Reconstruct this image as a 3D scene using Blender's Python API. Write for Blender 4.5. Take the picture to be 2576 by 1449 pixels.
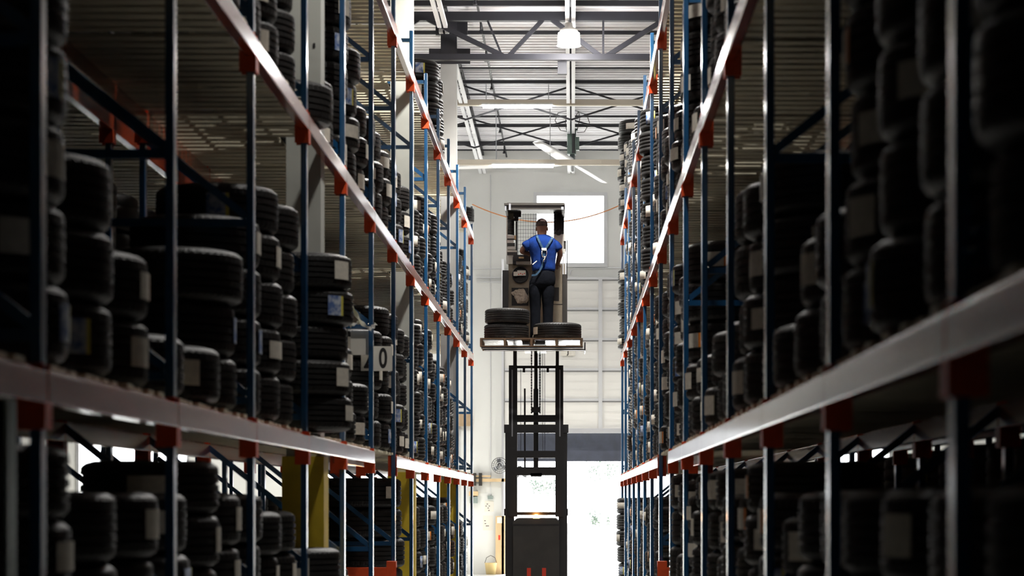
import bpy, bmesh, math, random
from mathutils import Vector, Matrix
import numpy as np

for o in list(bpy.data.objects):
    bpy.data.objects.remove(o)
random.seed(7)
SC = bpy.context.scene
COL = SC.collection
PI = math.pi

# ------------------------------------------------------------------ camera
# level view along the aisle (+Y), eye 1.6 m above the floor
FPX = 5764.0
VX, VY = 1440.0, 1257.0
EYE = 1.6
cd = bpy.data.cameras.new('camera')
cam = bpy.data.objects.new('camera', cd)
COL.objects.link(cam)
cam.location = (0, 0, EYE)
cam.rotation_euler = (PI / 2, 0, 0)
cd.sensor_width = 36
cd.lens = FPX / 2576 * 36
cd.shift_x = -(VX - 1288) / 2576
cd.shift_y = (VY - 724.5) / 2576
cd.clip_start = 0.1
cd.clip_end = 400
cd.dof.use_dof = True
cd.dof.focus_distance = 33.0
cd.dof.aperture_fstop = 3.0
SC.camera = cam

# ------------------------------------------------------------------ exposure, world, sun
SC.view_settings.view_transform = 'Standard'
SC.view_settings.look = 'None'
SC.view_settings.exposure = 0.55
SC.view_settings.gamma = 1.0
SC.view_settings.use_curve_mapping = False

world = bpy.data.worlds.new('overcast_sky')
SC.world = world
world.use_nodes = True
wn = world.node_tree
wn.nodes.clear()
wo = wn.nodes.new('ShaderNodeOutputWorld')
wb = wn.nodes.new('ShaderNodeBackground')
wb.inputs['Color'].default_value = (0.93, 0.97, 1.0, 1)
wb.inputs['Strength'].default_value = 4.5
wn.links.new(wb.outputs[0], wo.inputs[0])

sd = bpy.data.lights.new('sun', 'SUN')
sun = bpy.data.objects.new('sun', sd)
COL.objects.link(sun)
sd.energy = 26.0
sd.angle = 0.02
sd.color = (1.0, 0.97, 0.92)
# from beyond the end wall, high, into the dock doors
sun.rotation_euler = (math.radians(-52), 0, math.radians(-8))

LAMP = (950, 1000, 330, 640)     # watts: by the girder, over the aisle, near end, side aisles

def portal(x0, x1, z0, z1, y):
    ld = bpy.data.lights.new('daylight_opening', 'AREA')
    ld.shape = 'RECTANGLE'
    ld.size = x1 - x0
    ld.size_y = z1 - z0
    ld.cycles.is_portal = True
    o = bpy.data.objects.new('daylight_opening', ld)
    o.location = ((x0 + x1) / 2, y, (z0 + z1) / 2)
    o.rotation_euler = (-PI / 2, 0, 0)
    COL.objects.link(o)

YW = 49.3          # inner face of the end wall
BAY = 2.44
portal(-1.44, 2.3, 0, 2.45, YW + .3)
portal(-0.78, 0.70, 6.67, 8.15, YW + .3)
portal(-5.9, -2.5, 0, 3.1, YW + .3)
portal(5.55, 6.8, 0, 2.8, YW + .3)
portal(-10.6, -8.3, 0, 3.1, YW + .3)

# ------------------------------------------------------------------ helpers
def P(px, py, Y):
    """point of the place that lies at distance Y and shows at pixel px, py"""
    s = FPX / Y
    return Vector(((px - VX) / s, Y, EYE + (VY - py) / s))

def lin(c):
    return tuple(((v / 255 / 12.92) if v / 255 <= .04045 else ((v / 255 + .055) / 1.055) ** 2.4) for v in c)

def mat(name, col, rough=.6, metal=0.0, spec=.5, noise=0.0, nscale=8.0, bump=0.0, bscale=60.0, coat=0.0, emit=None, estr=0.0, col2=None, alpha=None, stretch=None):
    m = bpy.data.materials.new(name)
    m.use_nodes = True
    nt = m.node_tree
    b = nt.nodes['Principled BSDF']
    b.inputs['Base Color'].default_value = (*col, 1)
    b.inputs['Roughness'].default_value = rough
    b.inputs['Metallic'].default_value = metal
    b.inputs['Specular IOR Level'].default_value = spec
    b.inputs['Coat Weight'].default_value = coat
    b.inputs['Coat Roughness'].default_value = .14
    b.inputs['Coat IOR'].default_value = 1.9 if coat >= .5 else 1.5
    tc = nt.nodes.new('ShaderNodeTexCoord')
    src = tc.outputs['Object']
    if stretch:
        mp = nt.nodes.new('ShaderNodeMapping')
        mp.inputs['Scale'].default_value = stretch
        nt.links.new(src, mp.inputs[0])
        src = mp.outputs[0]
    if noise > 0 or col2:
        n = nt.nodes.new('ShaderNodeTexNoise')
        n.inputs['Scale'].default_value = nscale
        n.inputs['Detail'].default_value = 5
        nt.links.new(src, n.inputs['Vector'])
        r = nt.nodes.new('ShaderNodeValToRGB')
        c2 = col2 or tuple(v * (1 - noise) for v in col)
        r.color_ramp.elements[0].color = (*c2, 1)
        r.color_ramp.elements[1].color = (*col, 1)
        r.color_ramp.elements[0].position = .38
        r.color_ramp.elements[1].position = .6
        nt.links.new(n.outputs[0], r.inputs[0])
        nt.links.new(r.outputs[0], b.inputs['Base Color'])
    if bump > 0:
        n2 = nt.nodes.new('ShaderNodeTexNoise')
        n2.inputs['Scale'].default_value = bscale
        nt.links.new(src, n2.inputs['Vector'])
        bp = nt.nodes.new('ShaderNodeBump')
        bp.inputs['Strength'].default_value = bump
        bp.inputs['Distance'].default_value = .01
        nt.links.new(n2.outputs[0], bp.inputs['Height'])
        nt.links.new(bp.outputs[0], b.inputs['Normal'])
    if emit:
        b.inputs['Emission Color'].default_value = (*emit, 1)
        b.inputs['Emission Strength'].default_value = estr
    return m

M = {}
M['concrete'] = mat('floor_concrete', (.50, .49, .46), .42, noise=.15, nscale=1.2, bump=.05, bscale=20)
M['wall'] = mat('painted_wall', (.74, .75, .72), .8, noise=.04, nscale=.6, bump=.08, bscale=40)
M['sidewall'] = mat('side_wall', (.07, .07, .068), .85, noise=.1, nscale=.7)
M['deckroof'] = mat('roof_sheet', (.84, .84, .87), .5, noise=.04, nscale=2)
M['truss'] = mat('truss_steel', (.012, .012, .018), .6, noise=.2, nscale=6)
M['truss_light'] = mat('joist_pale_paint', (.78, .79, .82), .45)
M['column'] = mat('column_grey', (.30, .30, .29), .6, noise=.1, nscale=3)
M['column_white'] = mat('column_white', (.50, .51, .46), .6, noise=.12, nscale=3)
M['yellow'] = mat('yellow_guard', (.78, .56, .035), .55, noise=.25, nscale=4)
M['blue'] = mat('blue_rack_paint', (.003, .066, .175), .34, noise=.15, nscale=5, coat=.8)
M['orange'] = mat('orange_rail_paint', (.52, .065, .012), .26, noise=.3, nscale=7, coat=1.0, stretch=(1, .25, 1))
M['clip'] = mat('orange_connector_paint', (.80, .085, .015), .45, noise=.15, nscale=12)
M['deck'] = mat('shelf_board_wood', (.72, .66, .49), .75, noise=.15, nscale=3, bump=.2, bscale=40, stretch=(.4, 3, 1))
M['rubber'] = mat('tyre_rubber', (.011, .0105, .010), .5, spec=.42, noise=.25, nscale=9, bump=.35, bscale=90)
M['label'] = mat('paper_label', (.70, .66, .57), .7, noise=.12, nscale=30)
M['label_blue'] = mat('paper_label_blue', (.50, .54, .60), .7, col2=(.07, .14, .35), nscale=22)
M['stripe_orange'] = mat('label_orange_band', (.75, .22, .02), .6)
M['stripe_yellow'] = mat('label_yellow_band', (.62, .55, .10), .6)
M['wood'] = mat('pallet_wood', (.30, .19, .11), .75, noise=.35, nscale=6, bump=.2, bscale=50)
M['plywood'] = mat('plywood', (.68, .50, .28), .65, noise=.2, nscale=4, stretch=(1, 1, .2))
M['film'] = mat('stretch_film', (.88, .90, .94), .18, metal=.55, noise=.3, nscale=14, bump=.5, bscale=25)
M['black'] = mat('black_steel', (.012, .011, .012), .42, noise=.3, nscale=8, coat=.2)
M['black_matte'] = mat('black_plastic', (.018, .018, .020), .6)
M['truckbody'] = mat('truck_body_charcoal', (.040, .036, .032), .5, noise=.2, nscale=5)
M['taupe'] = mat('console_taupe', (.30, .25, .18), .55, noise=.12, nscale=10)
M['greybrown'] = mat('guard_greybrown', (.034, .030, .025), .45, noise=.2, nscale=8)
M['lightbox'] = mat('pale_plastic', (.62, .60, .55), .5, noise=.08, nscale=12)
M['steel'] = mat('bare_steel', (.55, .57, .60), .3, metal=.9, noise=.1, nscale=10)
M['chrome'] = mat('polished_steel', (.75, .75, .75), .15, metal=1)
M['galv'] = mat('galvanised_steel', (.42, .50, .47), .4, metal=.55, noise=.15, nscale=9)
M['red'] = mat('red_paint', (.75, .05, .02), .4)
M['white'] = mat('white_card', (.74, .71, .63), .7, noise=.03, nscale=5)
M['ink'] = mat('black_ink', (.012, .010, .010), .6)
M['door'] = mat('dock_door_panel', (.80, .79, .75), .55, noise=.03, nscale=1)
M['doorgrey'] = mat('dock_door_stile', (.60, .61, .62), .5)
M['jointgrey'] = mat('dock_door_joint', (.20, .20, .20), .6)
M['aluminium'] = mat('aluminium', (.72, .73, .75), .35, metal=.6)
M['curtain'] = mat('dock_header_curtain', (.050, .058, .085), .7, noise=.2, nscale=5)
M['outside'] = mat('yard_concrete', (.80, .80, .78), .9, noise=.05, nscale=.8)
M['leaf'] = mat('sunlit_leaves', (.045, .075, .05), .6, noise=.3, nscale=2)
M['bark'] = mat('pale_bark', (.75, .72, .66), .9, noise=.1, nscale=6)
M['fanblade'] = mat('fan_blade_white', (.80, .80, .80), .4)
M['fanmotor'] = mat('fan_motor_green', (.12, .18, .15), .45, noise=.2, nscale=14)
M['beige'] = mat('beige_channel', (.58, .52, .42), .55)
M['tube'] = mat('lit_tube', (1, 1, 1), .5, emit=(1.0, .99, .96), estr=40.0)
M['lampglass'] = mat('lit_prism_shade', (1, 1, 1), .4, emit=(1.0, .97, .92), estr=7.0)
M['strap'] = mat('orange_strap', (.85, .36, .14), .6)
M['tape'] = mat('yellow_tape', (.72, .70, .42), .3, col2=(.82, .82, .80), nscale=9, spec=.6)
M['skin'] = mat('brown_skin', (.155, .068, .040), .5, noise=.12, nscale=10)
M['shirt'] = mat('blue_shirt', (.002, .022, .135), .95, spec=.2, noise=.35, nscale=14, bump=.4, bscale=22)
M['trouser'] = mat('dark_trousers', (.005, .006, .009), 1.0, spec=.1, noise=.3, nscale=12, bump=.4, bscale=20)
M['cap'] = mat('cap_fabric', (.085, .055, .050), .85, col2=(.03, .022, .022), nscale=18)
M['capwhite'] = mat('cap_pale_patch', (.60, .50, .45), .8)
M['webbing'] = mat('harness_webbing', (.007, .048, .10), .7, noise=.3, nscale=40)
M['boot'] = mat('boot_leather', (.03, .022, .015), .6)
M['cloth'] = mat('pale_rag', (.60, .52, .43), .85, noise=.25, nscale=14, bump=.5, bscale=20)
M['beacon'] = mat('amber_beacon', (1, .35, .03), .3, emit=(1.0, .36, .06), estr=22.0)
M['cardboard'] = mat('cardboard', (.42, .30, .18), .8, noise=.12, nscale=5)
M['bucket'] = mat('yellow_bucket', (.72, .55, .25), .5)


class MB:
    """collects simple solids and links them as ONE mesh"""
    def __init__(s):
        s.v = []; s.f = []; s.m = []
    def quadmesh(s, vs, fs, mi=0):
        b = len(s.v)
        s.v += [tuple(p) for p in vs]
        s.f += [tuple(i + b for i in f) for f in fs]
        s.m += [mi] * len(fs)
        return s
    def box(s, x0, x1, y0, y1, z0, z1, mi=0):
        vs = [(x, y, z) for x in (x0, x1) for y in (y0, y1) for z in (z0, z1)]
        return s.quadmesh(vs, [(0, 1, 3, 2), (4, 6, 7, 5), (0, 4, 5, 1), (2, 3, 7, 6), (0, 2, 6, 4), (1, 5, 7, 3)], mi)
    def cbox(s, c, d, mi=0):
        return s.box(c[0] - d[0] / 2, c[0] + d[0] / 2, c[1] - d[1] / 2, c[1] + d[1] / 2, c[2] - d[2] / 2, c[2] + d[2] / 2, mi)
    def bar(s, a, b, w, h, mi=0, up=(0, 0, 1)):
        a = Vector(a); b = Vector(b); d = (b - a).normalized(); u = Vector(up)
        if abs(d.dot(u)) > .98: u = Vector((0, 1, 0))
        r = d.cross(u).normalized(); u = r.cross(d).normalized()
        vs = []
        for p in (a, b):
            for sx, sz in ((-1, -1), (1, -1), (1, 1), (-1, 1)):
                vs.append(p + r * sx * w / 2 + u * sz * h / 2)
        return s.quadmesh(vs, [(0, 1, 2, 3), (7, 6, 5, 4), (0, 4, 5, 1), (1, 5, 6, 2), (2, 6, 7, 3), (3, 7, 4, 0)], mi)
    def tube(s, pts, r, n=8, mi=0, cap=True):
        pts = [Vector(p) for p in pts]
        rr = r if isinstance(r, (list, tuple)) else [r] * len(pts)
        vs = []; prev = None
        for i, p in enumerate(pts):
            d = (pts[min(i + 1, len(pts) - 1)] - pts[max(i - 1, 0)]).normalized()
            if prev is None:
                u = Vector((0, 0, 1)) if abs(d.z) < .9 else Vector((1, 0, 0))
                a = d.cross(u).normalized()
            else:
                a = (prev - d * prev.dot(d)).normalized()
            prev = a
            b = d.cross(a)
            for k in range(n):
                t = 2 * PI * k / n
                vs.append(p + (a * math.cos(t) + b * math.sin(t)) * rr[i])
        fs = []
        for i in range(len(pts) - 1):
            for k in range(n):
                fs.append((i * n + k, i * n + (k + 1) % n, (i + 1) * n + (k + 1) % n, (i + 1) * n + k))
        if cap:
            fs.append(tuple(range(n - 1, -1, -1)))
            fs.append(tuple((len(pts) - 1) * n + k for k in range(n)))
        return s.quadmesh(vs, fs, mi)
    def lathe(s, prof, n=24, c=(0, 0, 0), axis='Z', mi=0, closed=False):
        vs = []
        for r, z in prof:
            for k in range(n):
                t = 2 * PI * k / n
                x, y = r * math.cos(t), r * math.sin(t)
                q = (x, y, z) if axis == 'Z' else ((x, z, y) if axis == 'Y' else (z, x, y))
                vs.append((q[0] + c[0], q[1] + c[1], q[2] + c[2]))
        fs = []
        L = len(prof)
        for i in range(L if closed else L - 1):
            j = (i + 1) % L
            for k in range(n):
                fs.append((i * n + k, i * n + (k + 1) % n, j * n + (k + 1) % n, j * n + k))
        return s.quadmesh(vs, fs, mi)
    def loft(s, rings, mi=0, cap=True):
        n = len(rings[0]); vs = [p for r in rings for p in r]; fs = []
        for i in range(len(rings) - 1):
            for k in range(n):
                fs.append((i * n + k, i * n + (k + 1) % n, (i + 1) * n + (k + 1) % n, (i + 1) * n + k))
        if cap:
            fs.append(tuple(range(n - 1, -1, -1)))
            fs.append(tuple((len(rings) - 1) * n + k for k in range(n)))
        return s.quadmesh(vs, fs, mi)
    def prism(s, poly, y0, y1, mi=0):
        """poly: (x, z) outline, extruded from y0 to y1"""
        n = len(poly)
        vs = [(x, y0, z) for x, z in poly] + [(x, y1, z) for x, z in poly]
        fs = [tuple(range(n)), tuple(range(2 * n - 1, n - 1, -1))] + [(k, k + n, (k + 1) % n + n, (k + 1) % n) for k in range(n)]
        return s.quadmesh(vs, fs, mi)
    def build(s, name, mats, parent=None, smooth=False, loc=None, bevel=0.0):
        me = bpy.data.meshes.new(name)
        me.from_pydata(s.v, [], s.f)
        for m_ in (mats if isinstance(mats, (list, tuple)) else [mats]):
            me.materials.append(m_)
        if any(s.m):
            me.polygons.foreach_set('material_index', s.m)
        bm = bmesh.new(); bm.from_mesh(me)
        bmesh.ops.recalc_face_normals(bm, faces=bm.faces)
        if bevel: bmesh.ops.bevel(bm, geom=list(bm.edges), offset=bevel, segments=2, profile=.6, affect='EDGES', clamp_overlap=True)
        bm.to_mesh(me); bm.free()
        if smooth:
            me.polygons.foreach_set('use_smooth', [True] * len(me.polygons))
        o = bpy.data.objects.new(name, me)
        COL.objects.link(o)
        if parent: o.parent = parent
        if loc: o.location = loc
        return o

def tag(o, label=None, cat=None, group=None, kind=None):
    if label: o['label'] = label
    if cat: o['category'] = cat
    if group: o['group'] = group
    if kind: o['kind'] = kind
    return o

def empty(name, loc=(0, 0, 0), rz=0.0):
    o = bpy.data.objects.new(name, None)
    o.empty_display_size = .2
    COL.objects.link(o)
    o.location = loc; o.rotation_euler = (0, 0, rz)
    return o

def copy_tree(o, parent=None):
    c = o.copy(); COL.objects.link(c)
    if parent: c.parent = parent
    for ch in [x for x in KIDS.get(o.name, [])]:
        copy_tree(ch, c)
    return c
KIDS = {}
def kids(root):
    """remember the children of a finished thing for copying"""
    for x in bpy.data.objects:
        if x.parent: KIDS.setdefault(x.parent.name, [])
    for x in bpy.data.objects:
        if x.parent and x not in KIDS[x.parent.name]: KIDS[x.parent.name].append(x)
    return root

def struct(name, mb, m, parent=None, smooth=False):
    o = mb.build(name, m, parent, smooth)
    if not parent: o['kind'] = 'structure'
    return o

ORD = ['zeroth', 'first', 'second', 'third', 'fourth', 'fifth', 'sixth', 'seventh', 'eighth', 'ninth', 'tenth', 'eleventh', 'twelfth', 'thirteenth', 'fourteenth', 'fifteenth', 'sixteenth', 'seventeenth']

# ------------------------------------------------------------------ building shell
XL, XR, ZC = -14.0, 10.0, 9.15
struct('floor', MB().box(XL, XR, -4, YW + .3, -.2, 0), M['concrete'])
struct('wall_left', MB().box(XL - .2, XL, -4, YW + .3, -.2, ZC + .3), M['sidewall'])
struct('wall_right', MB().box(XR, XR + .2, -4, YW + .3, -.2, ZC + .3), M['sidewall'])
struct('wall_back', MB().box(XL, XR, -4.2, -4, -.2, ZC + .3), M['sidewall'])
# roof: corrugated sheet, ribs across the building
mb = MB()
prof = []
y = -4.0
while y < YW + .3:
    prof += [(y, ZC - .045), (y + .09, ZC - .045), (y + .115, ZC), (y + .20, ZC)]
    y += .225
vs = [(XL, a, b) for a, b in prof] + [(XR, a, b) for a, b in prof]
n = len(prof)
mb.quadmesh(vs, [(i, i + 1, i + 1 + n, i + n) for i in range(n - 1)])
mb.box(XL, XR, -4, YW + .3, ZC + .1, ZC + .2)
struct('ceiling', mb, M['deckroof'])

# end wall with its openings
D1 = (-1.44, 2.30, 0, 3.12)
WIN = (-0.80, 0.71, 6.66, 8.17)
D2 = (-5.9, -2.50, 0, 3.1)
D3 = (-10.6, -8.3, 0, 3.1)
D4 = (5.55, 6.8, 0, 2.8)
def wall_with_holes(x0, x1, z0, z1, holes, y0, y1):
    mb = MB()
    xs = sorted({x0, x1, *[h[0] for h in holes], *[h[1] for h in holes]})
    zs = sorted({z0, z1, *[h[2] for h in holes], *[h[3] for h in holes]})
    for i in range(len(xs) - 1):
        for j in range(len(zs) - 1):
            cx, cz = (xs[i] + xs[i + 1]) / 2, (zs[j] + zs[j + 1]) / 2
            if any(h[0] < cx < h[1] and h[2] < cz < h[3] for h in holes): continue
            mb.box(xs[i], xs[i + 1], y0, y1, zs[j], zs[j + 1])
    return mb
struct('wall_end', wall_with_holes(XL, XR, 0, ZC, [D1, WIN, D2, D3, D4], YW, YW + .25), M['wall'])
struct('ground_outside', MB().box(-60, 60, YW + .25, 220, -.25, -.05), M['outside'])
# window frame
mb = MB()
a, b, c, d = WIN
mb.box(a - .04, a + .035, YW - .03, YW + .1, c + .03, d - .035)
mb.box(b - .035, b + .04, YW - .03, YW + .1, c + .03, d - .035)
mb.box(a - .04, b + .04, YW - .03, YW + .1, d - .035, d + .04)
mb.box(a - .04, b + .04, YW - .05, YW + .1, c - .06, c + .03)
wf = struct('window_1', mb, M['doorgrey'])
gm = bpy.data.materials.new('window_glass'); gm.use_nodes = True
g = gm.node_tree.nodes['Principled BSDF']
g.inputs['Roughness'].default_value = .02; g.inputs['Transmission Weight'].default_value = 1.0; g.inputs['IOR'].default_value = 1.01
MB().box(a, b, YW + .03, YW + .036, c, d).build('pane', gm, wf)
# dark header curtain over the open dock door
tag(MB().box(D1[0] - .1, D1[1] + .1, YW + .30, YW + .36, 2.43, 3.25).build('dock_curtain', M['curtain']),
    'dark blue-grey dock header curtain hanging across the top of the open doorway', 'curtain', kind='thing')
# raised sectional dock door inside the wall
dr = MB()
zt, zb = 6.36, 3.10
x0, x1 = -1.46, 2.34
npan = 5
ph = (zt - zb) / npan
for i in range(npan):
    z0 = zb + i * ph
    dr.box(x0, x1, YW - .07, YW - .03, z0 + .008, z0 + ph - .008)
    for t in (.28, .55, .8):
        dr.box(x0, x1, YW - .078, YW - .07, z0 + ph * t, z0 + ph * t + .022)
door = struct('door_1', dr, M['door'])
mb = MB()
for i in range(npan + 1):
    z0 = zb + i * ph
    mb.box(x0, x1, YW - .095, YW - .07, z0 - .03, z0 + .02)
mb.build('door_rail', M['doorgrey'], door)
mb = MB()
for i in range(1, npan + 1):
    z0 = zb + i * ph
    mb.box(x0 + .01, x1 - .01, YW - .085, YW - .07, z0 - .058, z0 - .03)
mb.build('panel_joint', M['jointgrey'], door)
for x in (-.72, .60, 1.9):
    MB().box(x - .04, x + .04, YW - .115, YW - .07, zb, zt).build('door_stile', M['doorgrey'], door)
MB().box(x0, x1, YW - .12, YW - .03, zb - .07, zb + .03).build('bottom_bar', M['aluminium'], door)
mb = MB()
for x in (x0 - .06, x1 + .02):
    mb.box(x, x + .05, YW - .12, YW, 0, zt + .4)
struct('trim_1', mb, M['aluminium'])

# rolled open doors further along the wall: jambs
mb = MB()
for D in (D2, D3, D4):
    for x in (D[0] - .06, D[1] + .01):
        mb.box(x, x + .05, YW - .06, YW, 0, D[3] + .1)
    mb.box(D[0] - .06, D[1] + .06, YW - .1, YW, D[3], D[3] + .2)
struct('trim_2', mb, M['aluminium'])

# ---- trees outside
def tree(x, y, z0, h, r, label, seed):
    rnd = random.Random(seed)
    t = empty('tree', (x, y, -.05))
    tag(t, label, 'tree', 'pale trees beyond the yard')
    mb = MB().tube([(0, 0, 0), (.05, 0, h * .4), (0, .05, h * .8)], [.11, .08, .03], 8)
    for k in range(6):
        a_ = rnd.uniform(0, 2 * PI); zz = rnd.uniform(.35, .75) * h
        mb.tube([(0, 0, zz), (math.cos(a_) * r * .8, math.sin(a_) * r * .8, zz + r * .5)], [.04, .012], 6)
    mb.build('trunk', M['bark'], t, True)
    lv = MB()
    for k in range(1500):
        a_ = rnd.uniform(0, 2 * PI); rr = r * rnd.uniform(.1, 1) ** .5; zz = rnd.gauss(0, .5) * r * .8
        c = Vector((math.cos(a_) * rr, math.sin(a_) * rr, h * .72 + zz))
        q = Matrix.Rotation(rnd.uniform(0, 6.28), 3, Vector((rnd.uniform(-1, 1), rnd.uniform(-1, 1), rnd.uniform(-1, 1))).normalized())
        s_ = rnd.uniform(.020, .045)
        vs = [c + q @ Vector(p) * s_ for p in ((-1, 0, 0), (0, .45, .1), (1.1, 0, 0), (0, -.45, .1))]
        lv.quadmesh(vs, [(0, 1, 2, 3)])
    lv.build('foliage', M['leaf'], t)
tree(0.95, 72, 0, 3.6, .55, 'small sunlit tree seen through the open dock doorway beside the lift truck', 1)
tree(-.95, 76, 0, 2.9, .5, 'washed-out sapling seen between the mast rails of the lift truck', 2)
tree(.95, 80, 0, 1.3, .4, 'low pale bush on the bright yard beyond the doorway', 3)

# ------------------------------------------------------------------ roof steel
YG = 34.2
def zof(py, Y): return EYE + (VY - py) * Y / FPX
def xof(px, Y): return (px - VX) * Y / FPX
def girder(Y, name, lw=.10):
    zt0, zt1 = zof(53, 34.2), zof(31, 34.2)
    zb0, zb1 = zof(152, 34.2), zof(137, 34.2)
    mb = MB()
    mb.box(XL, XR, Y - .06, Y + .06, zt0, zt1)
    mb.box(XL, XR, Y - .06, Y + .06, zb0, zb1)
    x = -1.84 - 2.86 * 4
    top, bot = (zt0 + zt1) / 2, (zb0 + zb1) / 2
    while x < XR - 1.9:
        # top node at x, bottom node at x+1.1, top at x+1.84...
        mb.bar((x, Y, top), (x + 1.25, Y, bot), .06, .07)
        mb.bar((x + 1.27, Y, bot), (x + 1.84, Y, top), .06, .06)
        mb.bar((x + .95, Y, top), (x + 1.2, Y, bot), .03, .03)
        mb.bar((x + 1.88, Y, top), (x + 2.68, Y, bot), .06, .07)
        mb.bar((x + 2.72, Y, bot), (x + 3.68, Y, top), .06, .07)
        mb.bar((x + 2.70, Y, top), (x + 2.70, Y, bot), .03, .03)
        x += 3.68
    return struct(name, mb, M['truss'])
girder(YG, 'ceiling_girder')
girder(YG - 9.15, 'ceiling_girder')
girder(YG - 18.3, 'ceiling_girder')
# cross purlins
for py0, py1, Y in ((2, 15, 33.7), (78, 87, 36.0), (202, 210, 40.3), (312, 320, 45.0), (356, 366, 47.3), (170, 174, 38.5), (236, 240, 41.6), (291, 295, 43.6), (376, 379, 48.0)):
    z1, z0 = zof(py0, Y), zof(py1, Y)
    struct('ceiling_purlin', MB().box(XL, XR, Y - .03, Y + .03, min(z0, ZC - .09), min(z1, ZC - .045)), M['truss'])
# joists along the building with pale double bottom chords
for X in (-5.7, -3.8, -1.93, -.03, 1.87, 3.77, 5.67):
    for ya, yb in ((16.0, YG - .15), (YG + .15, YW - .02)):
        mb = MB()
        z = 8.63
        mb.box(X - .075, X - .015, ya, yb, z - .02, z + .035)
        mb.box(X + .015, X + .075, ya, yb, z - .02, z + .035)
        jo = struct('ceiling_joist', mb, M['truss_light'])
        w = MB()
        w.box(X - .03, X + .03, ya, yb, 9.0, 9.06)
        k = ya
        while k < yb - 1.2:
            w.bar((X, k, 8.66), (X, k + .6, 9.02), .02, .02)
            w.bar((X, k + .6, 9.02), (X, k + 1.2, 8.66), .02, .02)
            k += 1.2
        w.build('web', M['truss'], jo)
# crossed bridging between joists
for Y, zt_, zb_ in ((41.0, 9.0, 8.40), (44.6, 9.0, 8.45)):
    for X in (-3.8, -1.93, -.03, 1.87):
        mb = MB().bar((X, Y, zt_), (X + 1.9, Y, zb_), .025, .03).bar((X, Y + .03, zb_), (X + 1.9, Y + .03, zt_), .025, .03)
        struct('ceiling_bracing', mb, M['truss'])
# sprinkler pipe with heads
pipe = empty('sprinkler_pipe', (xof(1213, 36), 0, 0))
tag(pipe, 'thin sprinkler pipe with small hanging heads running under the roof near the column', 'pipe')
MB().tube([(0, 20, 8.98), (0, YW, 8.98)], .018, 8).build('pipe', M['truss'], pipe)
for Y in (33.3, 35.4, 37.6, 40.2, 42.3, 44.9, 47.6):
    MB().tube([(0, Y, 8.98), (0, Y, 8.86)], .014, 6).lathe([(.001, 8.86), (.02, 8.85), (.02, 8.83), (.035, 8.80), (.03, 8.79), (.001, 8.79)], 10, (0, Y, 0)).build('sprinkler_head', M['truss'], pipe)

# columns
for i, n_ in enumerate((6.56, 10.29, 14.2)):
    Y = n_ * BAY
    X = -1.86
    mb = MB().box(X - .125, X + .115, Y - .12, Y + .12, 0, 8.9)
    col = struct('column', mb, M['column'] if i == 2 else M['column_white'])
    MB().box(X - .15, X + .14, Y - .15, Y + .15, 0, 1.90).build('column_guard', M['yellow'], col)
    mb = MB()
    if i == 2:
        mb.box(X - .30, X + .32, Y - .15, Y - .125, zof(165, Y), zof(127, Y))
        mb.box(X - .12, X + .12, Y - .16, Y - .12, 8.25, 8.9)
        mb.box(X - .2, X + .28, Y - .14, Y - .1, 8.6, 8.8)
        mb.build('bracket_plate', M['truss'], col)
    for k in range(10 if i == 0 else 0):
        mb.cbox((X + .07, Y - .122, 4.3 + k * .45), (.015, .006, .03))
    if i == 0: mb.build('bolt_hole', M['ink'], col)

# ------------------------------------------------------------------ lamps
def high_bay(x, y, z, label, power):
    L = empty('high_bay_lamp', (x, y, z))
    tag(L, label, 'lamp', 'high-bay lamps under the roof')
    MB().lathe([(.05, .0), (.12, .0), (.16, -.03), (.165, -.20), (.18, -.215), (.15, -.22), (.02, -.23)], 24).build('shade', M['lampglass'], L, True)
    MB().lathe([(.001, .12), (.05, .12), (.06, .06), (.13, .02), (.13, -.01), (.001, -.01)], 20).build('housing', M['lightbox'], L, True)
    MB().tube([(0, 0, .12), (0, 0, 9.1 - z)], .012, 6).build('hanger', M['steel'], L)
    ld = bpy.data.lights.new('lamp_light', 'SPOT')
    ld.spot_size = math.radians(150 if y > 20 else 118); ld.spot_blend = .5
    ld.energy = power; ld.shadow_soft_size = .18; ld.color = (1, .97, .92)
    lo = bpy.data.objects.new('lamp_light', ld); COL.objects.link(lo)
    lo.parent = L; lo.location = (0, 0, -.42)
    l2 = bpy.data.lights.new('lamp_glow', 'POINT')
    l2.energy = power * .16; l2.shadow_soft_size = .15; l2.color = (1, .97, .95)
    lo = bpy.data.objects.new('lamp_glow', l2); COL.objects.link(lo)
    lo.parent = L; lo.location = (0, 0, -.40)
    return L
high_bay(xof(1431, 33.5), 33.5, 8.45, 'bright glass high-bay lamp hanging in front of the dark roof girder', LAMP[0])
for (x, y, e, lb) in ((-.03, 24.2, 1, 'high-bay lamp over the aisle, second one from the camera end'), (-.03, 14.5, 2, 'high-bay lamp over the aisle, nearest the camera end'),
                   (-5.6, 33.5, 3, 'high-bay lamp beyond the tyre rack with yellow column guards, in line with girder'), (-5.6, 43.5, 3, 'high-bay lamp beyond the tyre rack, near the end wall'),
                   (5.2, 33.5, 3, 'high-bay lamp past the darker tyre rack, in line with girder'), (5.2, 43.5, 3, 'high-bay lamp past the darker tyre rack, near the end wall')):
    high_bay(x, y, 8.45, lb, LAMP[e])

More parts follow.
